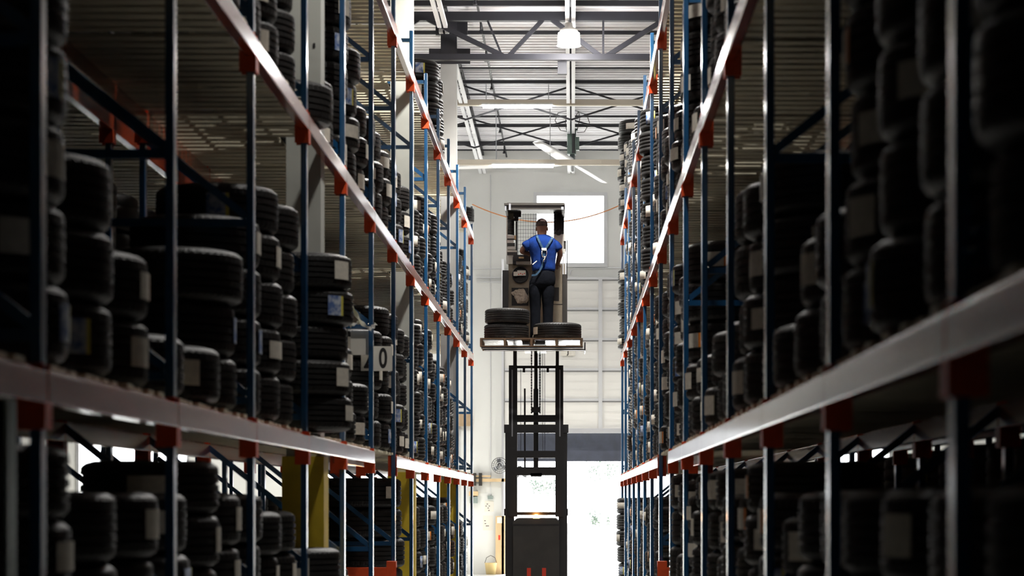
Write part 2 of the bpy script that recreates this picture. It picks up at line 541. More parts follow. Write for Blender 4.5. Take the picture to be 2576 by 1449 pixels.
def tube_row(py, Y, px0, px1, lit0, lit1, label):
    z = zof(py, Y)
    t = empty('fluorescent_fixture', (0, Y, z))
    tag(t, label, 'light fixture', 'fluorescent fixtures slung across the joists')
    MB().box(xof(px0, Y), xof(px1, Y), -.05, .05, -.02, .08).build('channel', M['beige'], t)
    MB().box(xof(lit0, Y) - .02, xof(lit1, Y) + .02, -.07, .07, -.01, .02).build('reflector', M['lightbox'], t)
    for s in (-.045, .045):
        MB().tube([(xof(lit0, Y), s, -.035), (xof(lit1, Y), s, -.035)], .022, 10).build('tube', M['tube'], t, True)
    for px in (lit0 + 8, lit1 - 8):
        MB().tube([(xof(px, Y), 0, .08), (xof(px, Y), 0, 8.98 - z)], .008, 6).build('hanger', M['steel'], t)
tube_row(263, 40.6, 1150, 1690, 1215, 1388, 'lit fluorescent tube pair on beige channel, hung above and before the ceiling fan')
tube_row(413, 42.6, 1130, 1680, 1240, 1392, 'lit fluorescent tube pair on beige channel, hung lowest, level with fan blades')

# junction box on the girder and end cap by the wall
tag(MB().box(xof(1403, 34.6), xof(1426, 34.6), 34.4, 34.5, zof(192, 34.6), zof(156, 34.6)).build('junction_box', M['truss']),
    'small dark box hung just under the roof girder beside the pale joist', 'electrical box')

# ------------------------------------------------------------------ ceiling fan
FY = 44.0
fz = EYE + (VY - 411) * FY / FPX
fan = empty('ceiling_fan', (0, FY, fz))
tag(fan, 'large ceiling fan with four long white blades and green motor below the pale joist', 'fan')
MB().tube([(0, 0, .75), (0, 0, 8.62 - fz)], .035, 10).build('down_rod', M['black'], fan)
mb = MB().box(-.10, .07, -.1, .1, .17, .62).box(.07, .13, -.06, .06, .25, .5).box(-.12, .1, -.07, .07, .62, .66)
mb.build('motor', M['fanmotor'], fan)
MB().tube([(.02, -.11, .18), (.02, -.11, .75)], .03, 8).build('motor_cable', M['black_matte'], fan)
MB().lathe([(.001, .17), (.05, .17), (.06, .05), (.14, .04), (.14, -.03), (.05, -.05), (.04, -.16), (.001, -.17)], 20).build('hub', M['steel'], fan, True)
a0 = math.atan2(-2.65, -.65)
for k in range(4):
    aa = a0 + k * PI / 2
    bl = MB()
    rings = []
    for t, wdt, tilt in ((.12, .08, .35), (.4, .17, .32), (1.4, .16, .25), (2.4, .14, .18), (2.72, .11, .15)):
        r_ = []
        for (u, v) in ((-1, 0), (-.4, .09), (.4, .09), (1, 0), (.4, -.05), (-.4, -.05)):
            yy = u * wdt / 2 * 1.4; zz = v * .2 + u * wdt / 2 * tilt * 1.4
            r_.append((t, yy, zz))
        rings.append(r_)
    bl.loft(rings)
    o = bl.build('blade', M['fanblade'], fan, True)
    o.rotation_euler = (0, 0, aa)
mb = MB()
for k in range(4):
    t = k * PI / 2 + .4
    pts = [(0, 0, .75)] + [(math.cos(t) * r_, math.sin(t) * r_, z_) for r_, z_ in ((.12, 1.0), (.3, .95), (.36, .8), (.25, .62), (.1, .6))]
    mb.tube(pts, .008, 5)
mb.build('safety_cable', M['black'], fan)

# ------------------------------------------------------------------ racks
WL, WR = 1.70, .835
DEPTH = 1.07
LEV = [(1.915, 2.025), (3.965, 4.08), (6.03, 6.15)]       # rail bottoms and tops
PH = 6.60
def nY(side, k): return (k + (.02 if side < 0 else .07)) * BAY

def frame(side):
    t = empty('upright_frame')
    W = WL if side < 0 else WR
    s = side
    def bx(mb, xa, xb, y0, y1, z0, z1):
        return mb.box(min(s * xa, s * xb), max(s * xa, s * xb), y0, y1, z0, z1)
    for xa in (0, DEPTH - .038):
        mb = MB()
        bx(mb, xa, xa + .038, -.04, .04, 0, PH)
        p = mb.build('post', M['blue'], t, bevel=.006)
        bx(MB(), xa - .03, xa + .08, -.06, .06, 0, .012).build('foot_plate', M['blue'], p)
    zz = [.2, 1.18, 2.13, 3.08, 4.2, 5.36, 6.50]
    for z in zz:
        bx(MB(), .038, DEPTH - .038, -.02, .02, z - .02, z + .02).build('crossbar', M['blue'], t)
    for z in zz[:-1]:
        MB().bar((s * .038, 0, z + .03), (s * (DEPTH - .038), 0, z + .82), .025, .04).build('diagonal_brace', M['blue'], t)
    return t
SN = {-1: 'left', 1: 'right'}
KMAX = 16
frames = {-1: kids(frame(-1)), 1: kids(frame(1))}
for s in (-1, 1):
    W = WL if s < 0 else WR
    for k in range(1, KMAX + 1):
        o = frames[s] if k == 1 else copy_tree(frames[s])
        o.location = (s * W, nY(s, k), 0)
        tag(o, f'blue steel upright frame, {ORD[k]} from the camera end of the {SN[s]} tyre rack', 'rack frame', f'blue upright frames of the {SN[s]} rack')

def rail(side, length):
    """orange shelf rail along the aisle; origin at mid length, top of the rail"""
    s = side
    t = empty('shelf_rail')
    h = .115
    def bx(mb, xa, xb, y0, y1, z0, z1, mi=0):
        return mb.box(min(s * xa, s * xb), max(s * xa, s * xb), y0, y1, z0, z1, mi)
    mb = MB()
    L = length / 2
    bx(mb, -.014, .046, -L + .004, L - .004, -h, -.012)
    bx(mb, .008, .046, -L + .004, L - .004, -.012, 0)
    mb.build('beam_body', M['orange'], t, bevel=.006)
    for e in (-1, 1):
        y0 = e * (L - .004)
        m2 = MB()
        yy = e * (L - .044)
        # end plate: a flat behind the post edge that faces along the aisle, and its flange
        bx(m2, -.010, .075, min(yy, yy - e * .006), max(yy, yy - e * .006), -h - .085, .012)
        bx(m2, -.016, -.010, min(yy - e * .006, y0), max(yy - e * .006, y0), -h - .085, -h)
        m2.build('end_connector', M['clip'], t)
    return t
LN = ['lower', 'middle', 'top']
base_rail = {}
for s in (-1, 1):
    base_rail[s] = kids(rail(s, BAY))
used = set()
for s in (-1, 1):
    W = WL if s < 0 else WR
    for li, (z0, z1) in enumerate(LEV):
        for k in range(1, KMAX):
            for rear in (0, 1):
                if rear and k < 3: continue
                o = base_rail[s] if s not in used else copy_tree(base_rail[s])
                used.add(s)
                xx = W + (DEPTH - .046 if rear else 0)
                if not rear and li == 0 and k == 8: xx = W + .30
                o.location = (s * xx, nY(s, k) + BAY / 2, z1)
                tag(o, f'orange {"rear " if rear else "aisle-side "}shelf rail of {LN[li]} shelf, {ORD[k]} bay of the {SN[s]} tyre rack', 'shelf rail', f'orange shelf rails of the {SN[s]} rack')

def deck(side, cy=None):
    s = side
    mb = MB()
    nb = 14
    rnd = random.Random(3 if s < 0 else 4)
    pitch = (BAY - .06) / nb
    for i in range(nb):
        y0 = -BAY / 2 + .03 + i * pitch
        w_ = pitch * rnd.uniform(.58, .72)
        xa = rnd.uniform(.0, .035); xb = DEPTH - rnd.uniform(0, .03)
        if cy is not None and y0 < cy + .16 and y0 + w_ > cy - .16: xa = .325
        mb.box(min(s * xa, s * xb), max(s * xa, s * xb), y0, y0 + w_, 0, .020)
    for x in (.33, .56, .80):       # wires/battens under the boards run along the bay
        mb.box(min(s * x, s * (x + .03)), max(s * x, s * (x + .03)), -BAY / 2 + .05, BAY / 2 - .05, .020, .032)
    return mb.build('shelf_deck', M['deck'])
decks = {-1: deck(-1), 1: deck(1)}
notched = {k: deck(-1, n_ * BAY - nY(-1, k) - BAY / 2) for k, n_ in ((6, 6.56), (10, 10.29), (14, 14.2))}
useds = set()
for s in (-1, 1):
    W = WL if s < 0 else WR
    for li, (z0, z1) in enumerate(LEV):
        for k in range(1, KMAX):
            if s < 0 and k in notched:
                o = notched[k]
                if li: o = o.copy(); COL.objects.link(o)
            elif s not in useds:
                o = decks[s]; useds.add(s)
            else:
                o = decks[s].copy(); COL.objects.link(o)
            o.location = (s * W, nY(s, k) + BAY / 2, z1)
            tag(o, f'beige slatted wooden shelf deck on {LN[li]} rails, {ORD[k]} bay of the {SN[s]} rack', 'shelf deck', f'slatted decks of the {SN[s]} rack')

# the row standing back to back with each rack: lower shelf set higher
LEV2 = [(2.20, 2.315), (3.965, 4.08), (6.03, 6.15)]
GAP = .18
for s in (-1, 1):
    W = (WL if s < 0 else WR) + DEPTH + GAP
    for k in range(3, KMAX + 1):
        o = copy_tree(frames[s])
        o.location = (s * W, nY(s, k), 0)
        tag(o, f'blue steel upright frame behind the {SN[s]} tyre rack, back to back with its {ORD[k]} upright', 'rack frame', f'blue upright frames behind the {SN[s]} rack')
    for li, (z0, z1_) in enumerate(LEV2):
        for k in range(3, KMAX):
            z1 = LEV[0][1] if (s > 0 and li == 0 and not 6 <= k <= 10) else z1_
            for rear in (0, 1):
                o = copy_tree(base_rail[s])
                o.location = (s * (W + (DEPTH - .046 if rear else 0)), nY(s, k) + BAY / 2, z1)
                tag(o, f'orange {"far " if rear else "near "}shelf rail, {LN[li]} shelf, {ORD[k]} bay, second row behind the {SN[s]} rack', 'shelf rail', f'orange shelf rails behind the {SN[s]} rack')
            o = decks[s].copy(); COL.objects.link(o)
            o.location = (s * W, nY(s, k) + BAY / 2, z1)
            tag(o, f'beige slatted shelf deck, {LN[li]} shelf, {ORD[k]} bay, second row behind the {SN[s]} rack', 'shelf deck', f'slatted decks behind the {SN[s]} rack')

# pale steel post standing at the rack front, and orange row guards in the passage bay
o = MB()
Yp = 2.85 * BAY
o.box(-WL - .05, -WL, Yp - .05, Yp - .012, 0, 1.90).box(-WL - .05, -WL, Yp + .012, Yp + .05, 0, 1.90).box(-WL - .05, -WL - .012, Yp - .05, Yp + .05, 0, 1.90)
tag(o.build('steel_channel_post', M['galv']), 'bare galvanised channel post standing under the lower rail just before the blue upright', 'post')
Yg = 8.86 * BAY
for s, xa, xb, lb in ((-1, -2.13, -1.66, 'bright orange row guard between blue uprights below the number sign'),
                      (1, .80, 1.15, 'bright orange row guard at the foot of the dark rack facing the number sign')):
    t = empty('row_guard', ((xa + xb) / 2, Yg, 0))
    tag(t, lb, 'guard', 'orange row guards in the passage bay')
    w_ = (xb - xa) / 2
    MB().box(-w_, w_, -.04, .04, .80, .96).build('guard_rail', M['clip'], t)
    e = w_ - .09 if s < 0 else -w_
    MB().box(e, e + .09, -.05, .05, 0, 1.02).build('guard_post', M['clip'], t)
    e = -w_ if s < 0 else w_ - .09
    MB().box(e, e + .09, -.05, .05, 0, .9).build('guard_post', M['clip'], t)

# ------------------------------------------------------------------ tyres
def tyre_profile(D, w, fine=True):
    """(r, z, notch) around the section, z from 0 to w"""
    R = D / 2; Ri = R - .145 * (D / .66) ; h = w / 2
    out = []
    def add(r, z, nt=0): out.append((r, z + h, nt))
    add(Ri, -h * .62); add(Ri + .02, -h * .80); add(Ri + .05, -h * .97); add(R - .065, -h * 1.0); add(R - .03, -h * .93, 0); add(R - .010, -h * .82, 1)
    if fine:
        tw = h * .74
        g = .011; wd = .0065
        add(R - .003, -tw, 1)
        for zc in (-.62, -.22, .20, .60):
            z = zc * tw
            add(R, z - wd, .4 if abs(zc) > .3 else .15); add(R - g, z - wd * .6); add(R - g, z + wd * .6); add(R, z + wd, .4 if abs(zc) > .3 else .15)
        add(R - .003, tw, 1)
    else:
        tw = h * .74
        add(R - .002, -tw)
        for zc in (-.4, .4):
            z = zc * tw
            add(R, z - .008); add(R - .010, z); add(R, z + .008)
        add(R - .002, tw)
    add(R - .010, h * .82, 1); add(R - .03, h * .93, 0); add(R - .065, h * 1.0); add(Ri + .05, h * .97); add(Ri + .02, h * .80); add(Ri, h * .62)
    add(Ri + .012, h * .4); add(R - .03, h * .55); add(R - .022, 0); add(R - .03, -h * .55); add(Ri + .012, -h * .4)
    return out
def tyre_arrays(D, w, seg, fine, notch=.003):
    pr = tyre_profile(D, w, fine)
    L = len(pr)
    t = np.arange(seg) * 2 * PI / seg
    vs = np.zeros((L * seg, 3))
    for i, (r, z, nt) in enumerate(pr):
        rr = r - (notch * nt * ((np.arange(seg) % 4) == ((i // 3) % 2) * 2) if fine else 0)
        vs[i * seg:(i + 1) * seg, 0] = rr * np.cos(t)
        vs[i * seg:(i + 1) * seg, 1] = rr * np.sin(t)
        vs[i * seg:(i + 1) * seg, 2] = z
    fs = []
    for i in range(L):
        j = (i + 1) % L
        for k in range(seg):
            fs.append((i * seg + k, i * seg + (k + 1) % seg, j * seg + (k + 1) % seg, j * seg + k))
    return vs, np.array(fs)
TY = {'a': (.66, .255), 'b': (.71, .272), 'c': (.79, .292), 'd': (.84, .303), 'e': (.68, .236)}
tyre_mesh = {}
for k_, (D, w) in TY.items():
    vs, fs = tyre_arrays(D, w, 200, True)
    me = bpy.data.meshes.new('tyre')
    me.from_pydata(vs.tolist(), [], fs.tolist())
    me.materials.append(M['rubber'])
    me.polygons.foreach_set('use_smooth', [False] * len(me.polygons))
    me.update()
    tyre_mesh[k_] = me

def label_arrays(D, w, wid, hgt, zc, band):
    """curved paper patch on the tread round local +X; returns verts, quads, material index per quad"""
    R = D / 2 + .004
    n = 6
    vs = []; fs = []; mi = []
    for off in (0, .003):
        for z in (zc - hgt / 2, zc + hgt / 2):
            for i in range(n + 1):
                a_ = (i / n - .5) * wid / R
                vs.append(((R + off) * math.cos(a_), (R + off) * math.sin(a_), z))
    m = n + 1
    for i in range(n):
        fs.append((2 * m + i, 2 * m + i + 1, 3 * m + i + 1, 3 * m + i)); mi.append(1 if band and i == n - 1 else 0)
        fs.append((i, m + i, m + i + 1, i + 1)); mi.append(0)
    fs += [(0, 2 * m, 3 * m, m), (n, m + n, 3 * m + n, 2 * m + n)]; mi += [0, 0]
    for i in range(n):
        fs += [(i, i + 1, 2 * m + i + 1, 2 * m + i), (m + i, 3 * m + i, 3 * m + i + 1, m + i + 1)]; mi += [0, 0]
    return vs, fs, mi
LV = [(.15, .12, 0, 'label', None), (.22, .10, 0, 'label', None), (.13, .13, 1, 'label_blue', 'stripe_yellow'), (.16, .11, 1, 'label', 'stripe_orange')]
label_mesh = {}
for k_, (D, w) in TY.items():
    for vi, (wid, hgt, band, m1, m2) in enumerate(LV):
        vs, fs, mi = label_arrays(D, w, wid, hgt, w * .52, band)
        me = bpy.data.meshes.new('paper_label')
        me.from_pydata(vs, [], fs)
        me.materials.append(M[m1])
        if m2: me.materials.append(M[m2]); me.polygons.foreach_set('material_index', mi)
        label_mesh[(k_, vi)] = me

# stacks: (position along the rack in bays, count, type, aisle offset)
def stk(txt, ty='a'):
    out = []
    for e in txt.split():
        p = e.split(':')
        out.append((float(p[0]), int(p[1]), p[2] if len(p) > 2 else None, float(p[3]) if len(p) > 3 else 0.0))
    return out
STK = {
 (-1, 1): stk('3.19:7:b 3.51:3:b 3.84:2:b 4.19:1:b 4.51:1:b 4.84:3:b 5.19:4:b 5.5:5:b 5.83:5:b 6.32:5:e:.225 7.19:3:c 7.52:3:a:-.03 7.85:2:a 8.3:3:b:-.28 8.60:4:b:-.04 8.87:5:b 9.18:5:b 9.5:5:a 9.84:5:a 10.6:6:a 10.87:6:b 11.17:6:a 11.5:6:b 11.84:5:a 12.17:5:b 12.5:5:a 12.84:5:b 13.17:5:a 13.5:4:a 13.75:4:a'),
 (-1, 2): stk('4.84:7:b 5.19:7:b 5.5:7:b 5.83:7:a 6.32:1:b:.095 6.88:2:b:-.03 7.19:5:b 7.52:4:b 7.84:3:a 8.17:3:b 8.5:3:b 8.84:3:a 9.17:3:b 9.5:3:b 9.84:3:a 10.6:3:a 10.9:3:b 11.17:4:b 11.5:4:a 11.84:4:b 12.17:4:a 12.5:3:b 12.84:3:a 13.17:3:b 13.5:3:a 14.5:4:a 14.83:5:b 15.17:6:a 15.5:5:b'),
 (-1, 3): stk('12.17:4:b 12.52:4:a 15.6:1:b:.1'),
 (-1, 0): stk('2.85:7:a 3.19:7:a 3.55:6:b 3.84:6:b 4.19:6:b 4.51:7:a 4.84:6:b 5.19:6:b 5.5:6:a 5.83:6:a 6.32:5:a:.14 7.25:4:b 9.55:6:d 10.65:6:a 11.0:6:a 11.35:6:b 11.7:6:a 12.1:6:b 12.45:6:a 12.8:6:a 13.2:6:b 13.6:5:a 14.5:5:a 14.83:5:a 15.17:4:b 15.5:4:a'),
 (1, 1): stk('1.95:7:b 2.27:7:b 2.63:7:b 2.95:7:b 3.27:2:b 3.6:2:b 3.93:1:b 4.27:4:b 4.6:4:b 4.93:4:c 5.27:2:b 5.6:2:b 5.93:2:a 6.27:2:a 6.6:2:b 6.93:2:b 7.28:5:d 7.62:5:b 7.93:6:a 8.27:6:a 8.6:6:b 8.93:6:a 9.27:5:a 9.6:6:b 9.93:6:a 10.27:6:b 10.6:6:a 10.93:6:a 11.27:6:b 11.6:6:a 11.93:6:b 12.27:6:a 12.6:6:b 12.93:7:a 13.27:6:b 13.6:7:a 13.93:7:a:.03 15.3:1:a'),
 (1, 2): stk('4.93:7:b 5.27:7:b 5.6:7:b 5.9:7:b 6.27:1:b 6.6:1:a 6.93:1:b 7.28:6:b 7.93:3:a 8.27:3:b 8.6:4:b 8.93:4:a 9.27:5:a 9.6:5:b 9.93:6:a 10.35:7:a:.10 10.7:6:b 11.1:6:a:.03 11.45:6:a 11.8:5:b 12.27:6:a 12.6:6:a 12.93:6:b 13.27:6:a 13.6:6:a 13.93:6:b 14.3:6:a 14.65:6:a 15.0:5:a 15.35:5:b 15.8:5:b:.08'),
 (1, 3): stk('11.8:1:a 12.27:2:a 12.6:2:b 12.93:2:a 13.27:2:b 13.6:3:a 13.93:3:a:.03 14.3:3:a 14.65:4:a 15.0:4:b 15.35:5:a 15.8:7:a:.08'),
 (1, 0): stk('1.95:6:b 2.27:6:b 2.63:6:b 2.95:6:b 3.27:6:b 3.6:6:b 3.93:6:a 4.27:6:b 4.6:7:a 4.93:6:b 5.27:6:b 5.6:7:a 5.93:7:a 6.27:6:b 6.6:7:a 6.93:6:b 7.25:6:c 7.6:6:c:.0 7.93:6:d:.03 9.27:6:a 9.6:6:b 9.93:6:a 10.27:6:a 10.6:6:b 10.93:6:a 11.27:6:a 11.6:6:b 11.93:6:a 12.5:6:a 13.0:6:b 13.5:6:a 14.0:6:a 14.6:6:a 15.2:6:b 15.8:6:b:.10'),
}
BASEZ = {0: 0.0, 1: LEV[0][1] + .032, 2: LEV[1][1] + .032, 3: LEV[2][1] + .032}
LVN = {0: 'floor level', 1: 'lower shelf', 2: 'middle shelf', 3: 'top shelf'}
allt = []
rt = random.Random(11)
for (s, lv), L in STK.items():
    W = WL if s < 0 else WR
    bays = {}
    for (n_, cnt, ty, off) in L:
        bays.setdefault(int(n_ + (0 if s < 0 else -.05)), []).append(n_)
    for (n_, cnt, ty, off) in L:
        k = int(n_ + (0 if s < 0 else -.05))
        idx = bays[k].index(n_); nn = len(bays[k])
        slot = ORD[idx + 1]
        z = BASEZ[lv]
        for i in range(cnt):
            D, w = TY[ty]
            jx = rt.uniform(-.022, .022); jy = rt.uniform(-.02, .02)
            cx = s * (W + D / 2 + .02 - off) + jx
            cy = n_ * BAY + jy
            if s < 0: ang = math.radians(rt.uniform(-85, 5))
            else: ang = math.radians(rt.uniform(175, 265))
            lab = rt.random() < .74
            var = rt.choice([0, 0, 1, 0, 2, 3, 1])
            ms = rt.uniform(0, 1)
            pos = 'single' if cnt == 1 else ('bottom' if i == 0 else ('topmost' if i == cnt - 1 else ORD[i + 1] + ' from bottom'))
            sx = VX + FPX * (cx - s * D / 2) / cy
            sy = VY - FPX * (z + w / 2 - EYE) / cy
            vis = -40 < sx < 2616 and -20 < sy < 1460
            allt.append(dict(s=s, lv=lv, k=k, slot=slot, pos=pos, loc=(cx, cy, z), ty=ty, ang=ang, lab=lab, var=var, vis=vis, Y=cy))
            z += w
# second rows
for s in (-1, 1):
    W = (WL if s < 0 else WR) + DEPTH + GAP
    for k in range(2, KMAX):
        for f in (.19, .5, .82):
            n_ = k + f
            for z, cnt in ((0, 6 if s < 0 else 7), ((LEV[0][1] if (s > 0 and not 6 <= k <= 10) else LEV2[0][1]) + .032, 5), (LEV2[1][1] + .032, rt.choice([3, 5, 6, 7])) ):
                if s < 0 and z > 4 and k > 9: cnt = min(cnt, 3)
                if s < 0 and 13.3 < n_: continue
                for i in range(cnt):
                    ty = 'b'; D, w = TY[ty]
                    allt.append(dict(s=s, lv=0, k=k, slot='', pos='', loc=(s * (W + D / 2 + .05) + rt.uniform(-.03, .03), n_ * BAY, z), ty=ty, ang=math.radians(rt.uniform(-85, 5) if s < 0 else rt.uniform(175, 265)), lab=rt.random() < .5, var=rt.choice([0, 1, 2, 3]), vis=False, Y=100 + n_ * BAY))
                    z += w
# the three on the lift truck come on top of these
allt.sort(key=lambda d: (not d['vis'], d['Y']))
for d in allt[:297]:
    o = bpy.data.objects.new('tyre', tyre_mesh[d['ty']])
    COL.objects.link(o)
    o.location = d['loc']; o.rotation_euler = (0, 0, d['ang'])
    tag(o, f'{"stickered" if d["lab"] else "plain"} black tyre, {d["pos"]}, {d["slot"]} stack, {ORD[d["k"]]} bay, {SN[d["s"]]} rack {LVN[d["lv"]]}', 'tyre', f'tyres stacked in the {SN[d["s"]]} rack')
    if d['lab']:
        c = bpy.data.objects.new('paper_label', label_mesh[(d['ty'], d['var'])])
        COL.objects.link(c); c.parent = o
rest = allt[297:]
RV, RF, RM = [], [], []
base = {(k_, True): tyre_arrays(D, w, 44, True, 0) for k_, (D, w) in TY.items()}
base.update({(k_, False): tyre_arrays(D, w, 24, False) for k_, (D, w) in TY.items()})
off = 0
matlist = ['rubber', 'label', 'label_blue', 'stripe_yellow', 'stripe_orange']
for d in rest:
    vs, fs = base[(d['ty'], d['vis'])]
    ca, sa = math.cos(d['ang']), math.sin(d['ang'])
    Rm = np.array([[ca, sa, 0], [-sa, ca, 0], [0, 0, 1]])
    RV.append(vs @ Rm + np.array(d['loc'])); RF.append(fs + off); RM.append(np.zeros(len(fs), int)); off += len(vs)
    if d['lab']:
        wid, hgt, band, m1, m2 = LV[d['var']]
        lv_, lf_, lm_ = label_arrays(*TY[d['ty']], wid, hgt, TY[d['ty']][1] * .52, band)
        RV.append(np.array(lv_) @ Rm + np.array(d['loc'])); RF.append(np.array(lf_) + off)
        RM.append(np.array([matlist.index(m2 if q else m1) for q in lm_])); off += len(lv_)
V = np.concatenate(RV); F = np.concatenate(RF); Mi = np.concatenate(RM)
me = bpy.data.meshes.new('distant_tyres')
me.vertices.add(len(V)); me.vertices.foreach_set('co', V.ravel())
me.loops.add(len(F) * 4); me.loops.foreach_set('vertex_index', F.ravel())
me.polygons.add(len(F)); me.polygons.foreach_set('loop_start', np.arange(len(F)) * 4)
try: me.polygons.foreach_set('loop_total', np.full(len(F), 4))
except Exception: pass
for k_ in matlist: me.materials.append(M[k_])
me.polygons.foreach_set('material_index', Mi)
me.update(calc_edges=True); me.validate()
o = bpy.data.objects.new('tyres_in_racks', me); COL.objects.link(o)
tag(o, 'black tyres stacked along both racks, those further off towards the dock doors', 'tyres', kind='stuff')
print('TYRES', len(allt), 'rest', len(rest), 'visible', sum(d['vis'] for d in allt), 'limit Y', allt[296]['Y'])

# ------------------------------------------------------------------ signs, tape and strap in the passage bay
def text_obj(txt, size, x, y, z, m, parent, name, sx=1.0, off=0.0):
    cu = bpy.data.curves.new(name, 'FONT')
    cu.body = txt; cu.size = size; cu.align_x = 'CENTER'; cu.align_y = 'CENTER'
    cu.extrude = .0008; cu.offset = off
    cu.materials.append(m)
    o = bpy.data.objects.new(name, cu); COL.objects.link(o)
    me = bpy.data.meshes.new_from_object(o)
    bpy.data.objects.remove(o)
    o = bpy.data.objects.new(name, me); COL.objects.link(o)
    o.location = (x, y, z); o.rotation_euler = (PI / 2, 0, 0); o.scale = (sx, 1, 1)
    o.parent = parent
    return o
Ys = 8.10 * BAY
sg = empty('number_sign', (xof(947.5, Ys), Ys, zof(902, Ys)))
tag(sg, 'white card sign reading 20 in black digits, hanging behind a blue upright', 'sign')
MB().box(-xof(VX + 39.5, Ys), xof(VX + 39.5, Ys), 0, .004, -31 * Ys / FPX, 31 * Ys / FPX).build('card', M['white'], sg)
text_obj('2', .235, -.075, -.0015, -.005, M['ink'], sg, 'digit', .62, .006)
text_obj('0', .235, .055, -.0015, -.005, M['ink'], sg, 'digit', .62, .006)
Yb = 8.045 * BAY
bs = MB().box(xof(882, Yb), xof(929, Yb), Yb, Yb + .004, zof(893, Yb), zof(832, Yb)).build('blank_sign', M['white'])
tag(bs, 'plain white card hanging above and beside the number sign at the blue upright', 'sign')
tp = MB()
Yt = 7.93 * BAY
def smooth_path(pts, m=6):
    out = []
    for i in range(len(pts) - 1):
        p0, p1, p2, p3 = pts[max(i - 1, 0)], pts[i], pts[i + 1], pts[min(i + 2, len(pts) - 1)]
        for j in range(m):
            t = j / m
            out.append(.5 * ((2 * p1) + (p2 - p0) * t + (2 * p0 - 5 * p1 + 4 * p2 - p3) * t * t + (3 * p1 - p0 - 3 * p2 + p3) * t ** 3))
    return out + [pts[-1]]
def band(mb, pts, w_):
    rings = []
    for i, p in enumerate(pts):
        d = (pts[min(i + 1, len(pts) - 1)] - pts[max(i - 1, 0)]).normalized()
        r = d.cross(Vector((0, 1, 0))).normalized() * w_ / 2 * (.75 + .35 * math.sin(i * 1.1))
        k = Vector((0, .003, 0)); tw = Vector((0, .012 * math.sin(i * .7), 0))
        rings.append([p + r + tw - k, p - r - tw - k, p - r - tw + k, p + r + tw + k])
    mb.loft(rings)
band(tp, smooth_path([P(880, 757, Yt), P(893, 785, Yt), P(910, 812, Yt), P(930, 826, Yt), P(938, 822, Yt), P(946, 814, Yt)]), .035)
band(tp, smooth_path([P(904, 811, Yt), P(892, 815, Yt), P(880, 821, Yt)]), .03)
tag(tp.build('plastic_tape', M['tape']), 'twisted strip of yellow and white plastic tape tied to the blue upright above the signs', 'tape')
tv = MB()
Ye = 15.9 * BAY
pa, pb = P(1188, 514, Ye), P(1562, 515, Ye)
n = 24
pts = []
for i in range(n + 1):
    t = i / n
    p = pa.lerp(pb, t); p.z -= .30 * 4 * t * (1 - t)
    pts.append(p)
tv.tube(pts, .010, 6)
tag(tv.build('orange_rope', M['strap']), 'thin orange rope sagging between the two rack ends behind the lift cage', 'rope')

# ------------------------------------------------------------------ lift truck
YT = 35.4
S = FPX / YT
tr = empty('order_picker_truck', (0, YT, 0))
tag(tr, 'black order picker lift truck with raised mast and operator cage mid-aisle', 'lift truck')
def X(px, dy=0): return xof(px, YT + dy)
def Z(py, dy=0): return zof(py, YT + dy)
def rb(mb, px0, px1, py0, py1, dy0, dy1, mi=0):
    """box whose near face fills the given pixels, from dy0 to dy1 behind the mast plane"""
    return mb.box(X(px0, dy0), X(px1, dy0), dy0, dy1, Z(py1, dy0), Z(py0, dy0), mi)
def part(name, m, *boxes, parent=None, smooth=False):
    mb = MB()
    for b_ in boxes: rb(mb, *b_)
    return mb.build(name, m, parent or tr, smooth)
# mast
for a_, b_ in ((1271, 1293), (1405, 1427)):
    MB().box(X(a_), X(b_), .0, .16, .12, Z(1089)).build('outer_mast_rail', M['black'], tr)
for a_, b_ in ((1280, 1301), (1397, 1417)):
    part('middle_mast_rail', M['black'], (a_, b_, 919, 1300, -.03, .10))
for a_, b_ in ((1287, 1290), (1407, 1410)):
    part('roller_track', M['steel'], (a_, b_, 930, 1098, -.036, -.03))
for a_, b_ in ((1291, 1300), (1398, 1406)):
    part('inner_mast_rail', M['black'], (a_, b_, 850, 1190, .02, .12))
for q in ((1290, 1408, 920, 927), (1298, 1400, 1044, 1062), (1268, 1430, 1068, 1089), (1298, 1400, 1134, 1152), (1292, 1406, 1175, 1196), (1335, 1363, 1190, 1199), (1292, 1406, 1288, 1296)):
    part('mast_crossbar', M['black'], (*q, -.02, .06))
for q in ((1268, 1274, 1280, 1297), (1425, 1429, 1280, 1297)):
    part('mast_lug', M['black'], (*q, -.05, .1))
for q in (1318, 1378):
    part('guide_pin', M['black'], (q - 3, q + 3, 927, 937, -.03, .05))
cx = X(1348)
MB().tube([(cx, .05, Z(1196)), (cx, .05, Z(978))], .038, 14).tube([(cx, .05, Z(978)), (cx, .05, Z(880))], .027, 12).box(cx - .07, cx + .07, -.02, .1, Z(1038), Z(1024)).build('lift_cylinder', M['black'], tr, False)
for px in (1337, 1358):
    mb = MB()
    z = Z(1040)
    while z < Z(884):
        mb.box(X(px) - .011, X(px) + .011, .02, .045, z, z + .028)
        mb.box(X(px) - .006, X(px) + .006, .027, .038, z + .028, z + .042)
        z += .042
    mb.build('lift_chain', M['black'], tr)
for px, p0, p1, r_ in ((1310, 930, 1140, .004), (1320, 977, 1195, .015), (1365, 884, 1140, .004), (1370, 884, 1150, .004)):
    MB().tube([(X(px), .03, Z(p0)), (X(px) + .002, .03, Z(p1))], r_, 6).build('hydraulic_hose', M['black_matte'], tr)
